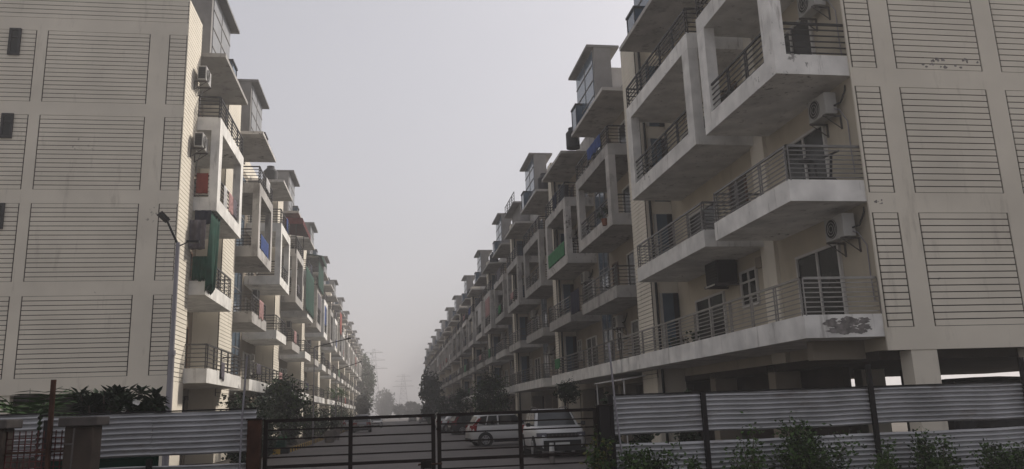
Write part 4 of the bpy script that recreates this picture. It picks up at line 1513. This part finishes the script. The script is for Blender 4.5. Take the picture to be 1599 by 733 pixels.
def car(name, label, loc, rot, L=3.9, W=1.70, H=1.52, paint='car_white', hood=0.98, belt=0.95, wheel=0.32, clad=False,
        kind='hatch', trim='black_plastic', group='cars parked along the street', detail=True):
    """x forward, y left, origin on the ground under the middle of the car."""
    t = thing(name, label, 'car', loc, rot, group)
    hl, hw = L / 2, W / 2
    gc = 0.20 if not clad else 0.24
    # where the cabin starts and ends
    cf = hl - 0.95            # windscreen base
    rf = hl - 1.65            # roof front
    rr = -hl + (0.42 if kind != 'sedan' else 1.05)
    cr = -hl + (0.10 if kind != 'sedan' else 0.55)
    top = [(-hl, belt - 0.10), (-hl + 0.08, belt), (cf - 0.1, belt + 0.0), (cf, belt - 0.0), (hl - 0.25, hood - 0.14), (hl - 0.04, hood - 0.26), (hl, hood - 0.36)]
    wid = [(-hl, hw * 0.80), (-hl + 0.12, hw * 0.93), (-hl + 0.5, hw), (hl - 0.7, hw), (hl - 0.2, hw * 0.93), (hl, hw * 0.78)]
    bot = [(-hl, gc + 0.14), (-hl + 0.25, gc), (hl - 0.3, gc), (hl, gc + 0.06)]
    xs = [-hl, -hl + 0.04, -hl + 0.12, -hl + 0.3, -hl + 0.6, -0.6, 0, 0.5, cf, hl - 0.6, hl - 0.3, hl - 0.14, hl - 0.05, hl]
    secs = []
    for xx in xs:
        w, zt, zb = interp(wid, xx), interp(top, xx), interp(bot, xx)
        hgt = zt - zb
        half = [(w * 0.90, zb), (w * 0.985, zb + hgt * 0.14), (w, zb + hgt * 0.42), (w * 0.985, zb + hgt * 0.72), (w * 0.945, zt - 0.03), (w * 0.87, zt)]
        sec = [(xx, -y_, z_) for y_, z_ in half] + [(xx, y_, z_) for y_, z_ in half[::-1]]
        secs.append(sec)
    b = MB()
    loft(b, secs, paint)
    # cabin
    bw, tw = hw * 0.90, hw * 0.72
    cab = []
    zr = H
    prof = [(cr, belt - 0.02, bw * 0.96), (rr, zr - 0.06, tw * 0.98), (rr + 0.5, zr, tw), ((rr + rf) / 2, zr + 0.005, tw), (rf, zr - 0.045, tw * 0.98), (cf, belt - 0.02, bw * 0.96)]
    for xx, zz, ww in prof:
        zz2 = zz
        lo = belt - 0.03
        f = 0.0
        sec = [(xx, -bw, lo)] if False else []
        k = max(0.0, (zz - lo) / (zr - lo))
        wb = bw
        half = [(wb, lo), (wb + (ww - wb) * 0.5 * 1, lo + (zz - lo) * 0.5), (ww, zz - 0.05 * k), (ww * 0.86, zz)]
        cab.append([(xx, -y_, z_) for y_, z_ in half] + [(xx, y_, z_) for y_, z_ in half[::-1]])
    loft(b, cab, paint)
    b.build('body', t)
    # glass
    def on_side(xx, f, sg, off=0.006):
        z_ = belt - 0.03 + (zr - belt + 0.03) * f
        y_ = bw + (tw - bw) * f
        return (xx, sg * (y_ + off), z_)
    def slx(f, front):
        return (cf + (rf - cf) * f) if front else (cr + (rr - cr) * f)
    for sg in (-1, 1):
        f0, f1 = 0.10, 0.84
        bp = (rf + rr) / 2 + 0.02
        for a0, a1, c0, c1 in ((slx(f0, True) - 0.16, slx(f1, True) - 0.10, bp + 0.04, bp + 0.04), (bp - 0.04, bp - 0.04, slx(f0, False) + (0.62 if kind != 'sedan' else 0.3), slx(f1, False) + 0.52),):
            g = MB()
            g.face([on_side(a0, f0, sg), on_side(a1, f1, sg), on_side(c1, f1, sg), on_side(c0, f0, sg)], 'car_glass')
            g.build('side_window', t)
        if kind != 'sedan':
            g = MB()
            e0, e1 = slx(f0, False) + 0.56, slx(f1, False) + 0.46
            g.face([on_side(e0, f0, sg), on_side(e1, f1, sg), on_side(slx(f1, False) + 0.12, f1 - 0.05, sg), on_side(slx(f0, False) + 0.26, f0 + 0.1, sg)], 'car_glass')
            g.build('side_window', t)
    def on_end(f, yf, front, off=0.012):
        xx = slx(f, front)
        z_ = belt - 0.02 + ((zr - 0.05 if front else zr - 0.06) - belt + 0.02) * f
        y_ = (bw * 0.96 + (tw * 0.98 - bw * 0.96) * f) * yf
        dx = off if front else -off
        return (xx + dx, y_, z_ + off * 0.6)
    g = MB()
    g.face([on_end(0.06, -0.9, True), on_end(0.06, 0.9, True), on_end(0.93, 0.88, True), on_end(0.93, -0.88, True)], 'windscreen_glass')
    g.build('windscreen', t)
    g = MB()
    g.face([on_end(0.15, -0.86, False), on_end(0.15, 0.86, False), on_end(0.9, 0.84, False), on_end(0.9, -0.84, False)], 'car_glass')
    g.build('rear_window', t)
    # wheels
    wx = (hl - 0.78, -hl + 0.68)
    for xx in wx:
        for sg in (-1, 1):
            a_ = MB()
            n = 20
            R = wheel + 0.065
            a_.prism([(xx + R * math.cos(math.pi * 2 * i / n), wheel + R * math.sin(math.pi * 2 * i / n)) for i in range(n)], 'y', sg * (hw - 0.25), sg * (hw + 0.004), 'black_plastic')
            a_.build('wheel_arch', t)
            w_ = MB()
            w_.tube((0, sg * (-0.2), 0), (0, 0, 0), wheel, 'tyre_rubber', 22)
            wo = w_.build('wheel', t, loc=(xx, sg * (hw + 0.02), wheel), bevel=0.02)
            if detail:
                r_ = MB()
                r_.tube((0, 0, 0), (0, sg * 0.008, 0), wheel * 0.66, 'kerb_black', 18)
                for q in range(8):
                    an = 2 * math.pi * q / 8
                    cx_, cz_ = math.cos(an), math.sin(an)
                    r_.raw([(-cz_ * 0.03, sg * 0.016, cx_ * 0.03), (cz_ * 0.03, sg * 0.016, -cx_ * 0.03), (cx_ * wheel * 0.64 + cz_ * 0.04, sg * 0.014, cz_ * wheel * 0.64 - cx_ * 0.04), (cx_ * wheel * 0.64 - cz_ * 0.04, sg * 0.014, cz_ * wheel * 0.64 + cx_ * 0.04)], [(0, 1, 2, 3)], 'alloy')
                r_.path([(wheel * 0.66 * math.cos(2 * math.pi * i / 18), sg * 0.01, wheel * 0.66 * math.sin(2 * math.pi * i / 18)) for i in range(19)], 0.015, 'alloy', 5)
                r_.build('rim', wo)
    # bumpers and sills
    bm_ = MB()
    if clad:
        bm_.box(hl - 0.10, hl + 0.035, -hw * 0.72, hw * 0.72, gc - 0.02, gc + 0.33, trim)
        for sg in (-1, 1):
            bm_.prism([(hl - 0.25, sg * hw * 0.62), (hl + 0.03, sg * hw * 0.62), (hl - 0.06, sg * hw * 0.90), (hl - 0.3, sg * hw * 0.965)], 'z', gc, gc + 0.14, trim)
    else:
        bm_.box(hl - 0.10, hl + 0.015, -hw * 0.6, hw * 0.6, gc + 0.03, gc + 0.2, trim)
    bm_.box(-hl - 0.03, -hl + 0.1, -hw * 0.72, hw * 0.72, gc + 0.02, gc + 0.18, trim)
    for sg in (-1, 1):
        bm_.box(-hl + 1.1, hl - 1.2, sg * (hw - 0.03) - 0.02, sg * (hw - 0.03) + 0.02, gc - 0.02, gc + 0.09, trim)
    bm_.build('bumper', t)
    # front: grille, headlamps, plate
    g = MB()
    zg = hood - 0.34
    g.box(hl - 0.12, hl + 0.022, -hw * 0.60, hw * 0.60, zg - 0.09, zg + 0.07, 'black_plastic')
    for q in range(8):
        yy = -hw * 0.52 + q * hw * 1.04 / 7
        g.box(hl + 0.022, hl + 0.03, yy - 0.02, yy + 0.02, zg - 0.04, zg + 0.03, 'bracket_steel')
    g.build('grille', t)
    for sg in (-1, 1):
        h_ = MB()
        h_.prism([(hl - 0.16, sg * hw * 0.60), (hl + 0.018, sg * hw * 0.60), (hl - 0.07, sg * hw * 0.90), (hl - 0.2, sg * hw * 0.955)], 'z', zg - 0.07, zg + 0.085, 'headlamp_glass')
        h_.build('headlight', t)
        r_ = MB()
        z0, z1 = (belt - 0.26, belt + 0.03)
        r_.prism([(-hl - 0.012, sg * hw * 0.58), (-hl + 0.03, sg * hw * 0.83), (-hl + 0.22, sg * hw * 0.975), (-hl + 0.3, sg * hw * 0.90), (-hl + 0.05, sg * hw * 0.5)], 'z', z0, z1, 'tail_red')
        if kind == 'hatch':
            r_.prism([(cr - 0.012, belt), (cr + 0.16, belt), (rr + 0.1, zr - 0.2), (rr - 0.03, zr - 0.2)], 'y', sg * bw * 0.80, sg * (bw * 0.80 + 0.125), 'tail_red')
        r_.build('taillight', t)
        m_ = MB()
        m_.box(cf - 0.28, cf - 0.14, sg * (hw + 0.02), sg * (hw + 0.17), belt + 0.0, belt + 0.13, 'black_plastic' if clad else paint)
        m_.box(cf - 0.24, cf - 0.2, sg * (hw - 0.12), sg * (hw + 0.02), belt + 0.02, belt + 0.06, 'black_plastic')
        m_.build('mirror', t, bevel=0.02)
    p_ = MB()
    p_.box(hl + 0.035, hl + 0.045, -0.25, 0.25, gc + 0.15, gc + 0.26, 'plate_white')
    p_.build('number_plate', t)
    p_ = MB()
    p_.box(-hl - 0.045, -hl - 0.02, -0.25, 0.25, gc + 0.36, gc + 0.47, 'plate_white')
    p_.build('number_plate', t)
    if clad:
        rl = MB()
        for sg in (-1, 1):
            rl.path([(rr + 0.2, sg * tw * 0.86, zr), (rr + 0.35, sg * tw * 0.86, zr + 0.05), (rf - 0.3, sg * tw * 0.86, zr + 0.05), (rf - 0.1, sg * tw * 0.86, zr - 0.01)], 0.018, 'bracket_steel')
        rl.build('roof_rail', t)
    return t


car('parked_suv', 'white boxy car facing us behind the gate, partly hidden by the climbing plant', (5.85, 29.3, 0), -math.pi / 2 - 0.03, L=4.0, W=1.78, H=1.62, hood=1.08, belt=1.03, wheel=0.33, clad=True, kind='suv')
car('parked_hatchback', 'white hatchback seen from its side and rear, behind the gate bars', (5.65, 39.6, 0), 0.10, L=3.85, W=1.69, H=1.50, kind='hatch', wheel=0.30)
car('parked_car', 'dark car with red lamps, parked just beyond the white hatchback', (6.5, 62, 0), 0.25, L=4.2, W=1.72, H=1.5, paint='car_dark', kind='hatch')
car('parked_car', 'silver car beyond the dark one, right side of the road', (6.1, 70, 0), 0.12, L=4.2, W=1.72, H=1.5, paint='car_silver', kind='sedan')
car('parked_car', 'white car farther along the right side, in front of the hazy trees', (6.0, 93, 0), math.pi / 2, L=4.0, W=1.72, H=1.6, paint='car_white', kind='hatch')
car('parked_car', 'grey car seen from behind on the left side of the road', (-2.75, 84.5, 0), math.pi / 2, L=4.2, W=1.78, H=1.75, paint='car_grey', kind='suv')
car('parked_car', 'white car facing us, just beyond the grey car on the road', (-1.85, 112, 0), -math.pi / 2, L=4.0, W=1.75, H=1.6, paint='car_white', kind='suv')
car('parked_car', 'pale car behind the shrubs at the left edge of the road', (-4.2, 92, 0), math.pi / 2, L=4.0, W=1.7, H=1.5, paint='car_silver', kind='hatch')
car('parked_car', 'small hazy car far along the right edge of the road', (6.2, 150, 0), math.pi / 2, L=4.0, W=1.7, H=1.5, paint='car_grey', kind='hatch')
car('parked_car', 'tiny pale car at the far right edge of the road, deepest in the haze', (5.2, 190, 0), math.pi / 2, L=4.0, W=1.7, H=1.6, paint='car_white', kind='hatch')
car('parked_suv', 'dark tall car parked under the right block, its roof above the sheet fence', (16.9, 20.2, 0), 0.0, L=4.6, W=1.85, H=2.05, hood=1.2, belt=1.25, wheel=0.38, paint='car_dark', kind='suv')
car('parked_car', 'dark car parked under the right block, nearer its corner column', (13.6, 24.5, 0), math.pi / 2, L=4.0, W=1.7, H=1.72, paint='car_dark', kind='hatch')

# bollards and small street things
t = thing('bollard', 'short bollard with white top in front of the white boxy car', 'bollard', (4.8, 24.2, 0))
b = MB()
b.tube((0, 0, -0.02), (0, 0, 0.38), 0.085, 'kerb_grey', 12, 0.075)
b.build('shaft', t)
b = MB()
b.tube((0, 0, 0.38), (0, 0, 0.62), 0.08, 'plate_white', 12, 0.065)
b.build('cap', t)

t = thing('planter_box', 'green sheet-covered box on the striped kerb beside the gate post', 'box', (-5.45, 41.0, 0.12))
b = MB()
b.box(-0.48, 0.48, -0.3, 0.3, 0.0, 0.55, 'green_cloth')
b.build('box', t, bevel=0.03)
b = MB()
b.prism([(-0.52, 0.5), (0.52, 0.5), (0.46, 0.64), (-0.46, 0.66)], 'y', -0.34, 0.34, 'green_net')
b.build('cover', t)
for i, (x, y, lab) in enumerate([(-3.9, 55, 'concrete planter pot on the left verge, nearest the striped kerb'), (-3.95, 61, 'concrete planter pot farther along the left verge')]):
    t = thing('planter', lab, 'planter', (x, y, 0), 0, 'planters along the left verge')
    b = MB()
    b.tube((0, 0, 0), (0, 0, 0.75), 0.30, 'kerb_grey', 12, 0.42)
    b.build('pot', t)
    b = MB()
    leaves(b, random.Random(80 + i), (0, 0, 1.0), (0.5, 0.5, 0.4), 260, 0.15, 'leaf_dark')
    b.build('foliage', t, recalc=False)

# ------------------------------------------------------------------ haze
hz = MB()
hz.box(-500, 500, -45, 900, -1.2, 36.0, 'groove_dark')
H = hz.build('haze')
H.data.materials.clear()
hm = bpy.data.materials.new('haze_air')
hm.use_nodes = True
nt = hm.node_tree
nt.nodes.clear()
out = new(nt, 'ShaderNodeOutputMaterial')
pv = new(nt, 'ShaderNodeVolumePrincipled')
pv.inputs['Color'].default_value = (0.78, 0.77, 0.775, 1)
pv.inputs['Density'].default_value = 0.0026
pv.inputs['Anisotropy'].default_value = 0.35
nt.links.new(pv.outputs[0], out.inputs['Volume'])
H.data.materials.append(hm)
tag(H, kind='stuff')

# ------------------------------------------------------------------ light
SUN_EL, SUN_AZ = rad(38), rad(54)      # azimuth from +y towards +x
W = bpy.data.worlds.new('World')
SC.world = W
W.use_nodes = True
nt = W.node_tree
bg = nt.nodes['Background']
sky = new(nt, 'ShaderNodeTexSky', sky_type='NISHITA')
sky.sun_disc = False
sky.sun_elevation = SUN_EL
sky.sun_rotation = SUN_AZ
sky.air_density = 1.6
sky.dust_density = 4.0
sky.ozone_density = 1.5
hs = new(nt, 'ShaderNodeHueSaturation')
hs.inputs['Saturation'].default_value = 0.25
nt.links.new(sky.outputs[0], hs.inputs['Color'])
tint = new(nt, 'ShaderNodeMix', data_type='RGBA', blend_type='MULTIPLY')
tint.inputs[0].default_value = 1
tint.inputs[7].default_value = (0.992, 0.974, 1.03, 1)
flat = new(nt, 'ShaderNodeMix', data_type='RGBA')
flat.inputs[0].default_value = 0.45
flat.inputs[7].default_value = (5.0, 5.0, 5.05, 1)
nt.links.new(hs.outputs[0], flat.inputs[6])
nt.links.new(flat.outputs[2], tint.inputs[6])
nt.links.new(tint.outputs[2], bg.inputs['Color'])
bg.inputs['Strength'].default_value = 0.106

sd = bpy.data.lights.new('sun', 'SUN')
sd.energy = 4.0
sd.angle = rad(6)
sd.color = (1.0, 0.93, 0.84)
so = bpy.data.objects.new('sun', sd)
COL.objects.link(so)
S = Vector((math.sin(SUN_AZ) * math.cos(SUN_EL), math.cos(SUN_AZ) * math.cos(SUN_EL), math.sin(SUN_EL)))
so.rotation_euler = S.to_track_quat('Z', 'Y').to_euler()
so.location = (30, 40, 60)

# ------------------------------------------------------------------ camera
yaw, pitch, roll = 0.15674060741953008, 0.21807137524047399, -0.03564985157379109
cy, sy, cp, sp, cr_, sr = math.cos(yaw), math.sin(yaw), math.cos(pitch), math.sin(pitch), math.cos(roll), math.sin(roll)
f = Vector((sy * cp, cy * cp, sp))
r = Vector((cy, -sy, 0))
u = r.cross(f)
r2 = cr_ * r + sr * u
u2 = -sr * r + cr_ * u
cd = bpy.data.cameras.new('camera')
cd.sensor_width = 36
cd.lens = 36 * 1241.33 / 1599
cd.clip_end = 3000
co = bpy.data.objects.new('camera', cd)
COL.objects.link(co)
Mx = Matrix(((r2.x, u2.x, -f.x, 0), (r2.y, u2.y, -f.y, 0), (r2.z, u2.z, -f.z, 1.6), (0, 0, 0, 1)))
co.matrix_world = Mx
SC.camera = co

SC.view_settings.view_transform = 'Standard'
SC.view_settings.look = 'None'
SC.view_settings.exposure = 0.12
SC.view_settings.gamma = 1
SC.render.engine = 'CYCLES'
SC.cycles.use_denoising = True
SC.cycles.max_bounces = 6
SC.cycles.diffuse_bounces = 2
SC.cycles.glossy_bounces = 2
SC.cycles.volume_bounces = 1
SC.cycles.transparent_max_bounces = 8
